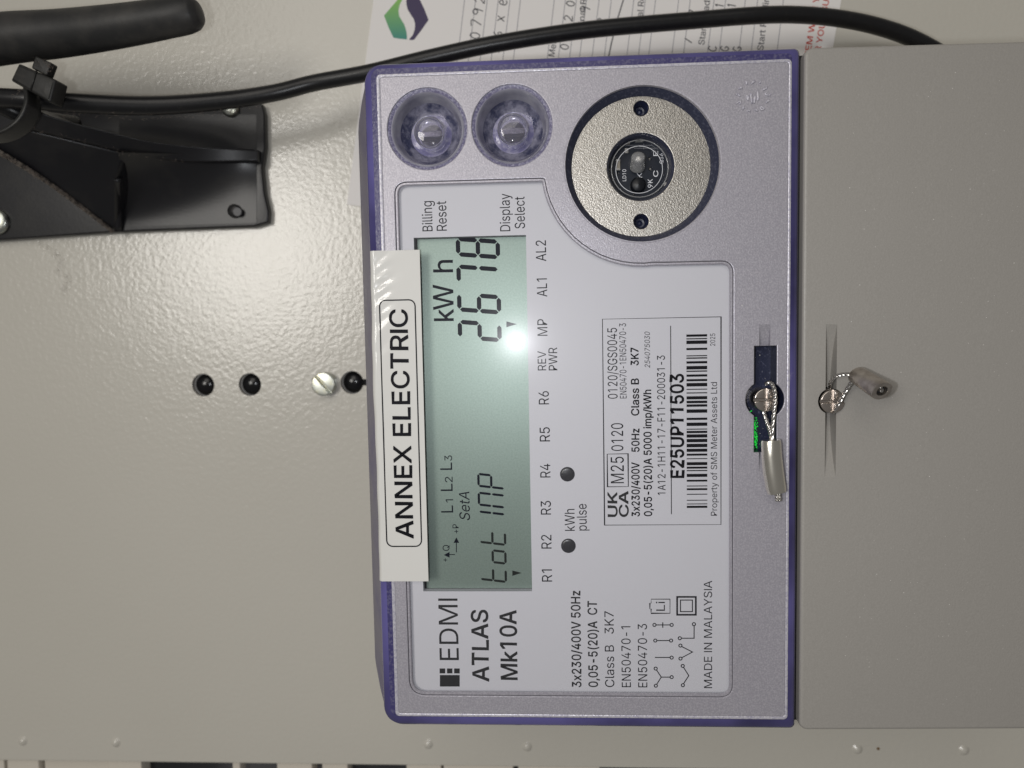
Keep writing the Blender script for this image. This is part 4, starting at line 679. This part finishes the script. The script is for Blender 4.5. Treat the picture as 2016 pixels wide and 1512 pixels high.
for (x0, y0, x1, y1, m_) in ((670, 520, 735, 580, 'chip'), (575, 640, 605, 680, 'solder'), (500, 735, 535, 830, 'chip'), (565, 545, 620, 600, 'chip'), (500, 735, 535, 752, 'solder'), (500, 815, 535, 830, 'solder'), (915, 935, 940, 965, 'solder'), (665, 560, 735, 585, 'solder')):
    p = A_([zp(x0, y0), zp(x1, y1)], CB); (p0, p1) = p
    zz = .8 if m_ == 'chip' else .95
    mk('surface_component', *box(min(p0[0], p1[0]), max(p0[0], p1[0]), min(p0[1], p1[1]), max(p0[1], p1[1]), CB, CB + zz), M[m_], bd, 0)
mk('board_trace', *strokes([A_([zp(580, 605), zp(900, 605)], CK), A_([zp(660, 630), zp(940, 632)], CK), A_([zp(745, 590), zp(745, 640)], CK)], CK, .09), M['rule'], bd, 0)
a, b = at(*zp(690, 960), CB); mk('receiver', *lathe(a, b, [(1.9, CB), (1.85, CB + 1.4), (1.4, CB + 1.8), (.02, CB + 2.0)], 28), M['dark'], bd, 60)
# clear diode capsule standing on the board, leaning towards the opening
p0 = Vector(at3(*zp(690, 800), CB + .2)); p1 = Vector(at3(*zp(697, 690), CB + 3.6))
dv = (p1 - p0)
mk('infrared_diode', *tube([p0, p0 + dv * .15, p0 + dv * .5, p0 + dv * .82, p0 + dv * .93, p0 + dv * .99, p0 + dv], [1.85, 1.8, 1.7, 1.7, 1.45, .9, .05], 24, 3), M['diode'], bd, 180)
mk('diode_die', *tube([p0 + dv * .1, p0 + dv * .45], .8, 12, 1), M['solder'], bd, 60)
# --- embossed round mark
em = MB(); ex, ey = at(1482, 191, 0)
rnd = random.Random(3)
for k in range(13):
    t_ = 2 * math.pi * k / 13; r = 3.45
    g = [(rnd.uniform(-.5, .5), rnd.uniform(-.5, .5)) for _ in range(4)]
    pts = [(ex + r * math.cos(t_) + p[0], ey + r * math.sin(t_) + p[1], .02) for p in g]
    em.add(tube([(p[0], p[1], .08) for p in pts], .2, 6, 4))
for k in range(4):
    pts = [(ex + rnd.uniform(-1.5, 1.5), ey + (k - 1.5) * .75 + rnd.uniform(-.25, .25), .02) for _ in range(4)]
    em.add(tube([(p[0], p[1], .08) for p in pts], .2, 6, 4))
em.build('embossed_mark', M['ridge'], meter, 180)
# --- sealing pocket, screws
mk('seal_pocket', *prism([pocket(.5)], -6, -4.05), M['navy2'], meter, 0)
mk('pocket_wall', *loft([[(p[0], p[1], -.2) for p in pocket(-.02)], [(p[0], p[1], -4.3) for p in pocket(-.25)]]), M['navy2'], meter, 40)
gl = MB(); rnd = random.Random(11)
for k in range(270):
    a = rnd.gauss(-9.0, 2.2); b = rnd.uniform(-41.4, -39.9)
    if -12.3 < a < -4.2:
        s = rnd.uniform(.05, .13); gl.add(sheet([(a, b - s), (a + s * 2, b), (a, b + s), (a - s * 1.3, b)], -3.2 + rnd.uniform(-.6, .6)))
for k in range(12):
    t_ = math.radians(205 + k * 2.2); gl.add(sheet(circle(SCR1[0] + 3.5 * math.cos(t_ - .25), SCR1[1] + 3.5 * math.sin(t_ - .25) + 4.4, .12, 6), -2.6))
gl.build('green_light_glints', M['led'], meter, 0)['kind'] = 'stuff'  # glowing specks imitate LED light glinting in the pocket
def quad_sector(a, b, r, gap, k, n=10):
    t0 = math.asin(gap / r); pts = [(gap, gap)]
    for i in range(n + 1):
        t_ = t0 + (math.pi / 2 - 2 * t0) * i / n; pts.append((r * math.cos(t_), r * math.sin(t_)))
    return [rot2((a + x, b + y), (a, b), k * math.pi / 2) for (x, y) in pts]
def seal_screw(a, b, top, r):
    h = mk('sealing_screw', *prism([circle(a, b, r, 40)], top - 8, top - .9), M['steel'], meter, 40)
    mb = MB()
    for k in range(4): mb.add(prism([quad_sector(a, b, r, .31, k)], top - 1.4, top, .22, 3))
    mb.build('slotted_head', M['steel'], h, 40)
seal_screw(*SCR1, 1.0, 2.75)
seal_screw(*SCR2, .9, 2.75)
# --- terminal cover
tc_v, tc_f = prism([rrect(-80.95, 80.6, -125, -50.95, (2.0, 2.0, 2, 2), 6)], -30, -.1, .8, 4)
tc_v = [(p[0], p[1], p[2] - (-51 - p[1]) * .026) for p in tc_v]
tc = mk('terminal_cover', tc_v, tc_f, M['terminal'], meter, 30)
boolean(tc, [groove_cut(SCR2[0], SCR2[1] + .05, 18.6, 4.6, 2.55), mk('cut', *prism([circle(*SCR2, 3.05, 40)], -9, 5), None, None, 0)])
tc.data.materials.clear(); tc.data.materials.append(M['terminal'])
mk('cover_body', *box(-79, 79, -124, -50.6, PANEL + .3, -29.5), M['terminal'], meter, 0)
mk('gap_lining', *box(-79.8, 79.8, -51.6, -49.4, -40, -3.0), M['dark'], meter, 0)  # black box filling the joint between frame and terminal cover

def specks(name, n, seed, area, c_of, smin, smax, m, parent):
    rnd = random.Random(seed); mb = MB()
    for k in range(n):
        a = rnd.uniform(area[0], area[1]); b = rnd.uniform(area[2], area[3]); s = rnd.uniform(smin, smax) * (2 if rnd.random() < .06 else 1)
        e = rnd.uniform(.6, 1.6)
        mb.add(lathe(a, b, [(s * e, c_of(a, b)), (s * .6, c_of(a, b) + s * .5), (.004, c_of(a, b) + s * .7)], 5))
    mb.build(name, m, parent, 0)['kind'] = 'stuff'
M['speck'] = mat('pale_dust', (.72, .70, .66), .6)  # pale specks: dust on the pane, painted sparkle on the two covers
tc_c = lambda a, b: -.1 - (-51 - b) * .026
specks('dust_specks', 260, 21, (-75, 75, -100, -60), tc_c, .03, .075, M['speck'], meter)
specks('dust_specks', 130, 22, (-34, 30, -46.5, -36.5), lambda a, b: .0 if not (abs(a) < 19.5 and abs(b + 42.3) < 5.2) else -3.9, .03, .07, M['speck'], meter)
specks('dust_specks', 45, 23, (-70, 48, -33, 12), lambda a, b: -.615, .025, .06, M['speck'], meter)
# ================================================================== name tape
tp = empty('name_tape', (-3.4, 45, .2))
tag(tp, 'white adhesive tape reading ANNEX ELECTRIC stuck along the top of the meter', 'label')
rows = []
bs = [51.3, 50.9, 50.4, 50.0, 49.6, 49.2, 48.8, 48.4, 48, 47.5, 47, 46.5, 45.5, 44.5, 42, 40, 39.0]
na = 160
for b in bs:
    row = []
    for i in range(na + 1):
        a = -43.7 + (36.95 + 43.7) * i / na
        if b > 50.5: c = -.55 if b > 51 else .1
        elif b > 49.9: c = .38
        else: c = .34
        c += .16 * math.sin(a * 2.1 + b * 1.3) * math.exp(-((a - 29) / 6) ** 2) * math.exp(-((b - 48.3) / 1.6) ** 2) + .10 * math.sin(a * .21) * max(0, (b - 46) / 5) + .05 * math.sin(a * .9 + b) * (1 if a > 12 else .3) * max(0, (b - 43) / 8)
        wob = .12 * math.sin(a * .11 + 1) + .05 * math.sin(a * .5) if b > 50 else 0
        row.append((a, b + wob - .1, c))
    rows.append(row)
tv, tf = loft(rows, close=False)
tf = [tuple(reversed(f)) for f in tf]
tape = mk('tape_strip', tv, tf, M['tape'], tp, 180)
CN = .42
text('ANNEX ELECTRIC', 813, 1060.6, 803, 608.6, 34.6, CN, M['black'], tp, 'printed_text', .02)
q0 = at(750.7, 591.4, CN); q1 = at(827.5, 1075.6, CN)
mk('printed_border', *strokes([rrect(q1[0], q0[0], 40.35, 48.95, 1.5, 5)], CN, .3, True), M['black'], tp, 0)

# ================================================================== wire seals
def strand(mb, P, r):
    sect = []
    for i in range(24):
        t_ = 2 * math.pi * i / 24; k = 1 + .22 * math.cos(t_ * 4); sect.append((k * math.cos(t_), k * math.sin(t_)))
    mb.add(tube(P, r, m=12, sect=sect, twist=.28))
z3 = lambda x, y, c: at3(1420 + x / 3.6, 600 + y / 3.6, c)
ws = empty('wire_seal', (-14, -44, 1)); tag(ws, 'twisted wire seal with shiny crimp sleeve hanging over the violet frame', 'seal', 'wire seals on the sealing screws')
mb = MB()
strand(mb, [z3(318, 560, .3), z3(335, 548, 1.3), z3(358, 560, 2.0), z3(376, 605, 2.4), z3(382, 680, 2.5), z3(372, 780, 2.6), z3(362, 900, 2.6), z3(362, 1000, 2.6)], .42)
strand(mb, [z3(300, 735, .2), z3(308, 780, 1.0), z3(330, 850, 1.9), z3(350, 920, 2.3), z3(358, 1000, 2.5)], .40)
mb.build('wire_loop', M['wire'], ws, 60)
mb = MB()
for dx in (-9, 9): strand(mb, [z3(392 + dx, 1290, 2.6), z3(400 + dx, 1350, 2.6), z3(404 + dx, 1392, 2.7)], .42)
mb.build('wire_end', M['wire'], ws, 60)
sect = [(math.cos(2 * math.pi * i / 36) * .92, math.sin(2 * math.pi * i / 36) * 1.08) for i in range(36)]
mk('crimp_sleeve', *tube([z3(352, 958, 2.7), z3(353, 972, 2.7), z3(358, 1070, 2.7), z3(369, 1180, 2.7), z3(386, 1290, 2.7), z3(394, 1330, 2.7)], [1.95, 2.1, 2.15, 2.2, 2.15, 2.0], m=1, sect=sect), M['ferrule'], ws, 60)
ws = empty('wire_seal', (-2, -70, 1)); tag(ws, 'twisted wire seal with dull crimp sleeve jutting out over the grey terminal cover', 'seal', 'wire seals on the sealing screws')
mb = MB()
strand(mb, [z3(770, 590, -1.0), z3(775, 550, .4), z3(810, 510, 1.8), z3(860, 493, 3.0), z3(930, 495, 4.4)], .36)
strand(mb, [z3(795, 765, .2), z3(815, 735, 1.6), z3(850, 670, 2.6), z3(890, 600, 3.4), z3(930, 535, 4.6), z3(950, 510, 5)], .38)
mb.build('wire_loop', M['wire'], ws, 60)
sect = []
for i in range(48):
    t_ = 2 * math.pi * i / 48; sect.append((math.cos(t_) * 1.0, math.sin(t_) * (1.28 - .10 * abs(math.cos(t_)))))
A0 = Vector(z3(958, 492, 3.6)); A1 = Vector(z3(1140, 612, 13.0)); D = A1 - A0
outer = tube([A0, A0 + D * .04, A0 + D * .5, A0 + D * .97, A1], [1.6, 1.78, 1.85, 1.95, 1.86], m=1, sect=sect, cap=False)
n = 48
ve = [Vector(p) for p in outer[0][-n:]]; vi = [A1 + (p - A1) * .56 for p in ve]; vd = [p - D * .14 for p in vi]
mb = MB(); mb.add(outer); mb.add(loft([[tuple(p) for p in q] for q in (ve, vi, vd)]))
mb.build('crimp_sleeve', M['ferrule2'], ws, 50)
mk('sleeve_bore', *tube([A1 - D * .13, A1 - D * .09], 1.65 * .53, m=1, sect=sect), M['dark'], ws, 50)  # dark disc puts the shade of the hollow end into colour
mb = MB(); strand(mb, [A1 - D * .2, A1 - D * .1, A1 + D * .0], .33); strand(mb, [q + Vector((.7, .1, 0)) for q in (A1 - D * .2, A1 - D * .1, A1 - D * .01)], .3); mb.build('wire_end', M['wire'], ws, 60)

# ================================================================== paper form behind the meter
PC = PANEL + .35
form = empty('paper_form', (*at(900, 90, PANEL), PANEL)); tag(form, 'white printed paper form with pencil figures tucked behind the meter', 'paper form')
tl = at(743, -60, PC); bl = at(683, 402, PC); tr_ = at(1667, -60, PC); 
ax = (Vector(tl) - Vector(bl)).normalized(); ay = Vector((ax.y, -ax.x))
wid = (Vector(tr_) - Vector(tl)).dot(ay)
pp = [Vector(tl) + ax * 20, Vector(bl), Vector(bl) + ay * wid, Vector(tl) + ax * 20 + ay * wid]
mk('card', *prism([[tuple(p) for p in pp]], PANEL + .05, PC), M['paper'], form, 0)
PI_ = PC + .03
def zl(x, y): return (720 + x / 4.582, y / 4.582)
def zr(x, y): return (1160 + x / 3.733, y / 3.733)
g = [(250, -90), (225, -40), (285, 0), (165, 140), (250, 340), (370, 355), (370, 290), (345, 215), (300, 150), (295, 95), (328, 0), (350, -80), (330, -120)]
g = [(330, -60), (285, 0), (225, 70), (165, 140), (205, 245), (250, 340), (310, 350), (372, 356), (372, 325), (368, 290), (358, 250), (345, 215), (322, 180), (302, 145), (295, 95), (305, 45), (328, 0), (372, -60)]
lo = at(*zl(260, 350), PI_)
o = mk('logo_swirl', [(p[0], p[1], PI_) for p in A_([zl(*q) for q in g], PI_)], [tuple(range(len(g)))], M['green'], form, 0)
# the colour fade runs along the shape: object origin at its lower end
d_ = W(lo[0], lo[1], PI_) - origin(form)
for v_ in o.data.vertices: v_.co -= d_
o.location = d_
g = [(440, -60), (365, 0), (367, 40), (378, 85), (405, 130), (432, 170), (445, 215), (442, 265), (425, 315), (390, 358), (415, 362), (437, 358), (500, 275), (567, 180), (530, 85), (490, 0), (470, -60)]
mk('logo_swirl', [(p[0], p[1], PI_) for p in A_([zl(*q) for q in g], PI_)], [tuple(range(len(g)))], M['purple'], form, 0)
rl = MB()
for x in (890, 990, 1095, 1195, 1300, 1395, 1700, 1800, 1900, 1990):
    rl.add(strokes([A_([zl(x + 40, -330), zl(x - 75, 640)], PI_)], PI_, .22))
for x in (75, 165, 330, 415, 490, 660, 745, 920, 1005, 1150, 1240, 1430):
    rl.add(strokes([A_([zr(x + 25, -220), zr(x - 62, 480)], PI_)], PI_, .22))
rl.build('ruled_lines', M['rule'], form, 0)
mk('pencil_line', *strokes([A_([zr(268, -60), zr(245, 20), zr(205, 150), zr(165, 310), zr(140, 430)], PI_)], PI_, .42), M['pencil'], form, 0)
def P(s, p0, p1, h, m='print', wgt=.012): text(s, *p0, *p1, h, PI_, M[m], form, weight=wgt, free=True)
P('Final R', zl(1965, 262), zl(1990, -10), 11); P('Meter', zl(1700, 512), zl(1735, 300), 12)
P('Final Reading', zr(382, 215), zr(425, -200), 11.5); P('Start Reading', zr(845, 330), zr(900, -90), 12); P('Start Reading', zr(1278, 372), zr(1330, -60), 12)
P('THEM WITH YOUR', zr(1612, 480), zr(1720, -190), 11.5, 'red', .02); P('FOR YOUR SUPPLY', zr(1683, 480), zr(1795, -190), 11.5, 'red', .02)
# pencil figures: strokes in a unit box (x along the line of writing, y up)
H = {'7': [[(0, 1), (.7, 1), (.25, 0)]], '9': [[(.6, .75), (.45, 1), (.1, .95), (.05, .65), (.4, .55), (.62, .85), (.55, .4), (.45, 0)]], '2': [[(.05, .8), (.3, 1), (.6, .8), (.4, .4), (0, 0), (.65, .05)]],
     '6': [[(.55, 1), (.2, .7), (.05, .25), (.3, 0), (.6, .2), (.45, .5), (.1, .35)]], 'x': [[(0, .8), (.6, 0)], [(.6, .8), (0, 0)]], 'e': [[(.05, .4), (.55, .5), (.4, .85), (.1, .7), (.05, .2), (.35, 0), (.6, .15)]],
     '0': [[(.3, 1), (.05, .6), (.1, .15), (.4, 0), (.62, .4), (.55, .85), (.25, 1)]], 'C': [[(.65, .85), (.35, 1), (.05, .6), (.1, .15), (.45, 0), (.68, .2)]], 'G': [[(.65, .85), (.35, 1), (.05, .6), (.1, .15), (.45, 0), (.66, .3), (.4, .45)]],
     'r': [[(0, .7), (.15, 0), (.2, .5), (.5, .75)]], '/': [[(.1, 0), (.6, 1)]], '1': [[(.2, .8), (.35, 1), (.3, 0)]], 's': [[(.6, .9), (.2, .9), (.15, .6), (.55, .45), (.5, .1), (.05, .05)]]}
def hand(s, p0, p1, hpx):
    q0 = Vector(at(*p0, PI_)); q1 = Vector(at(*p1, PI_)); d = (q1 - q0).normalized(); n = Vector((-d.y, d.x)); h = hpx / 5.9; L = (q1 - q0).length / max(len(s) - 1, 1)
    mb = MB()
    for i, ch in enumerate(s):
        if ch == ' ': continue
        for st in H[ch]:
            pts = [q0 + d * (i * L + x * h * .9) + n * (y * h) for (x, y) in st]
            sp = spline3([(p.x, p.y, 0) for p in pts], 5)
            mb.add(strokes([[(p.x, p.y) for p in sp]], PI_ + .01, .34))
    mb.build('pencil_figures', M['pencil'], form, 0)
hand('r0792', zl(1010, 460), zl(1068, 30), 19); hand('s6xe', zl(1205, 480), zl(1270, 50), 17); hand('0 20', zl(1825, 450), zl(1880, 60), 16); hand('9', zl(2015, 120), zl(2020, 100), 18)
hand('r//7', zr(735, 420), zr(790, 120), 15); hand('C1', zr(930, 380), zr(985, 60), 15); hand('G1', zr(1020, 380), zr(1075, 60), 15); hand('G', zr(1115, 380), zr(1120, 300), 15)
hand('9r', zr(30, 130), zr(-15, 460), 16)

# ================================================================== antenna, bracket, cable
ant = empty('antenna', at3(-40, 80, -34)); tag(ant, 'black rubber rod antenna with rounded tip at the upper left', 'antenna')
mk('rod', *tube([at3(-160, 102, -36), at3(0, 77, -34), at3(120, 66, -33), at3(230, 52, -31), at3(330, 36, -30), at3(365, 30, -30), at3(383, 27, -30), at3(394, 25, -30), at3(398, 24, -30)],
                [7.3, 6.9, 6.3, 5.7, 5.1, 4.9, 4.3, 2.9, .3], 32, 6), M['rubber'], ant, 180)
br = empty('antenna_bracket', at3(260, 340, PANEL)); tag(br, 'black ribbed plastic antenna bracket screwed to the panel', 'bracket')
CPL = PANEL + 3.2
out = A_([(-220, 488), (223, 457), (500, 446), (527, 438), (529, 415), (521, 380), (516, 330), (522, 290), (521, 225), (516, 205), (490, 200), (-220, 205)], CPL)
mk('base_plate', *prism([out], PANEL + .1, CPL, .6, 3), M['plastic'], br, 40)
# swelling body to the right of the upright rib: concave scoop rising towards the arm
rows = []
for i in range(13):
    u = i / 12; x = 234 + (505 - 234) * u
    row = []
    for k in range(15):
        s = k / 14
        yb = 447 - 8 * u; yt = 300 + 6 * u
        y = yb + (yt - yb) * s
        rise = (s ** (1.7 + 1.0 * u)) * (15 * (1 - u) ** 1.1 + 2.8 * (1 - u) ** .35) * 1.0
        row.append(at3(x, y, CPL + .15 + rise))
    rows.append(row)
sv, sf = loft(rows, close=False)
mk('scoop', sv, sf, M['plastic'], br, 180)
mk('scoop_end', rows[0] + [(p[0], p[1], PANEL + 1) for p in rows[0]], [(i, i + 1, i + 16, i + 15) for i in range(14)], M['plastic'], br, 180)
rows = []
for i in range(13):
    u = i / 12; x = 234 + (505 - 234) * u
    row = []
    for k in range(9):
        s = k / 8; yb = 222 + 4 * u; yt = 292 + 2 * u
        row.append(at3(x, yb + (yt - yb) * s, CPL + .1 + (s ** 3) * (13 * (1 - u) ** 1.3 + 1.4 * (1 - u) ** .4)))
    rows.append(row)
sv, sf = loft(rows, close=False); mk('scoop', sv, sf, M['plastic'], br, 180)
# arm: broad strap that runs from the tie down onto the plate
top_e = [(70, 208, -36), (96, 226, -38), (200, 255, -46), (303, 279, -53.5), (400, 289, -60), (507, 294, -66)]
bot_e = [(20, 240, -36), (57, 254, -38), (160, 279, -46), (250, 300, -53), (360, 318, -60), (507, 318, -66)]
te = spline3([at3(*p) for p in top_e], 5); be = spline3([at3(*p) for p in bot_e], 5)
loops = []
for p, q in zip(te, be):
    nrm = Vector((0, 0, 1)); e = (q - p).normalized() * .5
    loops.append([tuple(p + e * .2 - nrm * .5), tuple(p + e), tuple(q - e), tuple(q - e * .2 - nrm * .5), (q.x, q.y, PANEL + 1), (p.x, p.y, PANEL + 1)])
lv, lf = loft(loops, cap=True)
def soften(o, w_, seg=3, ang=25):
    bm = bmesh.new(); bm.from_mesh(o.data); bmesh.ops.remove_doubles(bm, verts=bm.verts, dist=1e-6); bmesh.ops.recalc_face_normals(bm, faces=bm.faces); bm.to_mesh(o.data); bm.free()
    m_ = o.modifiers.new('round', 'BEVEL'); m_.width = w_ * .001; m_.segments = seg; m_.limit_method = 'ANGLE'; m_.angle_limit = math.radians(ang)
    o.data.shade_smooth(); return o
soften(mk('arm', lv, lf, M['plastic'], br, 25), .8, 4)
# upright rib at the end of the scoop
mk('upright_rib', *tube([at3(231, 350, -56), at3(231, 372, -60), at3(232, 405, -65), at3(233, 450, -68.4)], 1.4, 12, 5), M['plastic'], br, 180)
# sloping gusset below the arm; its dusty crest runs to the plate's lower edge
G = [at3(57, 254, -39), at3(-30, 283, -38), at3(100, 362, -51), at3(221, 455, -67.8), at3(232, 448, -68), at3(231, 352, -56), at3(250, 300, -54)]
F = [(g_[0], g_[1], PANEL + 1) for g_ in G]
soften(mk('gusset', G + F, [tuple(range(7))] + [(i, i + 7, (i + 1) % 7 + 7, (i + 1) % 7) for i in range(7)], M['plastic'], br, 20), 1.2, 4)
mk('gusset_crest', *tube([at3(-30, 284, -37.8), at3(30, 318, -42.5), at3(100, 363, -50.6), at3(165, 411, -59.5), at3(222, 456, -67.5)], [.9, .8, .7, .7, .5], 10, 6), M['dusty'], br, 180)
def bracket_screw(x, y, r, m='zinc', lift=2.0):
    a, b = at(x, y, CPL); s = mk('bracket_screw', *lathe(a, b, [(r, CPL + .02), (r * .98, CPL + lift * .6), (r * .75, CPL + lift * .92), (.02, CPL + lift)], 32), M[m], br, 60)
    return s
bracket_screw(455, 214, 2.9); bracket_screw(-4, 437, 4.3)
bracket_screw(463, 416, 2.3, 'plastic', 1.7)
a, b = at(467, 417, CPL + 1.9); mk('cap_face', *prism([circle(a, b, 1.5, 9)], CPL + 1.2, CPL + 1.95, .1), M['grey'], br, 0)
cb = empty('antenna_cable', at3(700, 140, -48)); tag(cb, 'thin black cable running from the bracket across the paper to the terminal cover', 'cable')
mk('sheath', *tube([at3(-60, 190, -34), at3(60, 196, -33), at3(150, 203, -36), at3(300, 208, -42), at3(440, 198, -46), at3(540, 183, -48), at3(620, 163, -50), at3(727, 143, -50), at3(850, 113, -50), at3(977, 86, -50), at3(1156, 59, -51), at3(1367, 40, -52), at3(1480, 31, -52), at3(1560, 29, -53), at3(1640, 35, -55), at3(1720, 50, -57), at3(1796, 76, -59), at3(1870, 118, -61), at3(1930, 170, -63)],
                   [2.75, 2.75, 2.75, 2.75, 2.6, 2.45, 2.4, 2.4, 2.4, 2.4, 2.4, 2.4, 2.4, 2.4, 2.4, 2.4, 2.4, 2.4, 2.4], 24, 10), M['cable'], cb, 180)
c2 = mk('coax_cable', *tube([at3(-80, 196, -38), at3(-10, 205, -38), at3(30, 220, -40), at3(60, 232, -44), at3(150, 245, -58)], 2.6, 20, 8), M['cable'], None, 180)
tag(c2, 'short stub of black cable held inside the cable tie loop', 'cable')
ti = empty('cable_tie', at3(60, 170, -26)); tag(ti, 'black nylon cable tie with square head bundling the cables at the bracket', 'cable tie')
hd = [(62, 160), (38, 122), (72, 137), (109, 158), (100, 200), (60, 178), (20, 158)]
hd_out = rounded(A_([(36, 124), (20, 158), (98, 202), (110, 157)], -24), .5, 3)
mk('head', *prism([hd_out], -29.5, -24, .7, 3), M['tie'], ti, 40)
mid = A_([(72, 139), (60, 178)], -23.9)
mk('head_seam', *tube([(*mid[0], -23.9), (*mid[1], -23.9)], .25, 8, 1), M['tie'], ti, 180)
mk('tail', *prism([rounded(A_([(74, 112), (106, 126), (96, 152), (66, 136)], -29), .5, 3)], -31, -28, .4, 2), M['tie'], ti, 40)
loopP = [at3(62, 178, -28), at3(64, 210, -26), at3(52, 238, -25.5), at3(30, 258, -25.5), at3(0, 270, -26), at3(-30, 272, -28)]
mk('strap', *tube(loopP, 1.0, m=8, sect=[(2.6 * math.copysign(abs(math.cos(t_)) ** .4, math.cos(t_)), .75 * math.copysign(abs(math.sin(t_)) ** .4, math.sin(t_))) for t_ in [2 * math.pi * i / 20 for i in range(20)]]), M['tie'], ti, 50)
# lint on the dusty edges
def lint(name, lines, n, L, label, spread=.4, seed=1, rad=.045):
    rnd = random.Random(seed); mb = MB()
    for (pts, wgt) in lines:
        sp = spline3(pts, 10)
        for k in range(int(n * wgt)):
            t_ = rnd.random() * (len(sp) - 1); i = int(t_); p = sp[i].lerp(sp[min(i + 1, len(sp) - 1)], t_ - i)
            p = p + Vector((rnd.gauss(0, spread), rnd.gauss(0, spread), abs(rnd.gauss(0, spread * .6))))
            d = Vector((rnd.gauss(0, 1), rnd.gauss(0, 1), abs(rnd.gauss(0, .5)))).normalized() * rnd.uniform(.3, 1) * L
            e = Vector((rnd.gauss(0, 1), rnd.gauss(0, 1), rnd.gauss(0, .6))).normalized() * L * .4
            mb.add(tube([p, p + d * .5 + e * .3, p + d], rad, 3, 2, cap=False))
    return tag(mb.build(name, M['lint'], None, 0), label, 'lint', None, 'stuff')
lint('lint', [([at3(-30, 285, -37.0), at3(30, 319, -41.7), at3(100, 364, -49.9), at3(165, 412, -58.8), at3(222, 457, -66.9)], 5.5)], 130, .8, 'grey brown dust along the sloping crest of the bracket', .28, 2)
lint('lint', [([at3(120, 226, -35), at3(200, 229, -37), at3(300, 229, -42), at3(380, 226, -45), at3(460, 215, -46), at3(560, 193, -48)], 1.0), ([at3(57, 254, -37.5), at3(160, 279, -45.5), at3(250, 300, -52.6), at3(360, 318, -59.6)], .45), ([at3(60, 120, -28), at3(100, 135, -28), at3(30, 190, -25)], .6)], 110, 1.1, 'fine dust hairs on the cable and bracket arm', .5, 5)
lint('cobweb', [([at3(70, 472, PANEL + .2), at3(100, 492, PANEL + .2), at3(118, 505, PANEL + .2), at3(120, 535, PANEL + .2), at3(135, 552, PANEL + .2), at3(124, 572, PANEL + .2)], 1)], 150, 1.3, 'wisp of dust on the panel below the bracket', .7, 9, .018)

# ================================================================== cable duct along the panel's edge
du = empty('cable_duct', (pl_edge - 20, 40, PANEL)); tag(du, 'beige slotted cable duct along the bottom edge of the picture', 'cable duct')
DC = PANEL - 3
mk('duct_back', *box(pl_edge - 60, pl_edge + 6, -300, 330, DC - 40, DC - 38), M['grey'], du, 0)
for (x0, x1, dy) in ((-60, 8, 0), (14, 76, 0), (80, 208, 2), (212, 278, 0), (455, 470, 1), (545, 614, 0), (634, 684, 0), (800, 868, 0), (873, 1010, 0), (1020, 1180, 0)):
    b1 = at(x0, 1505, DC)[1]; b0 = at(x1, 1505, DC)[1]
    mk('duct_finger', *prism([rrect(pl_edge - 45, pl_edge - .3 - dy * .3, b0, b1, .5, 3)], DC - 6, DC - dy, .3), M['trunk'], du, 30)
wr = mk('duct_wire', *tube([(pl_edge - 6, 155, DC - 16), (pl_edge - 4, 125, DC - 12), (pl_edge - 5, 90, DC - 12), (pl_edge - 7, 60, DC - 18)], 4, 16, 6), M['grey'], None, 180)
tag(wr, 'dark grey wire inside the cable duct at the picture edge', 'wire')
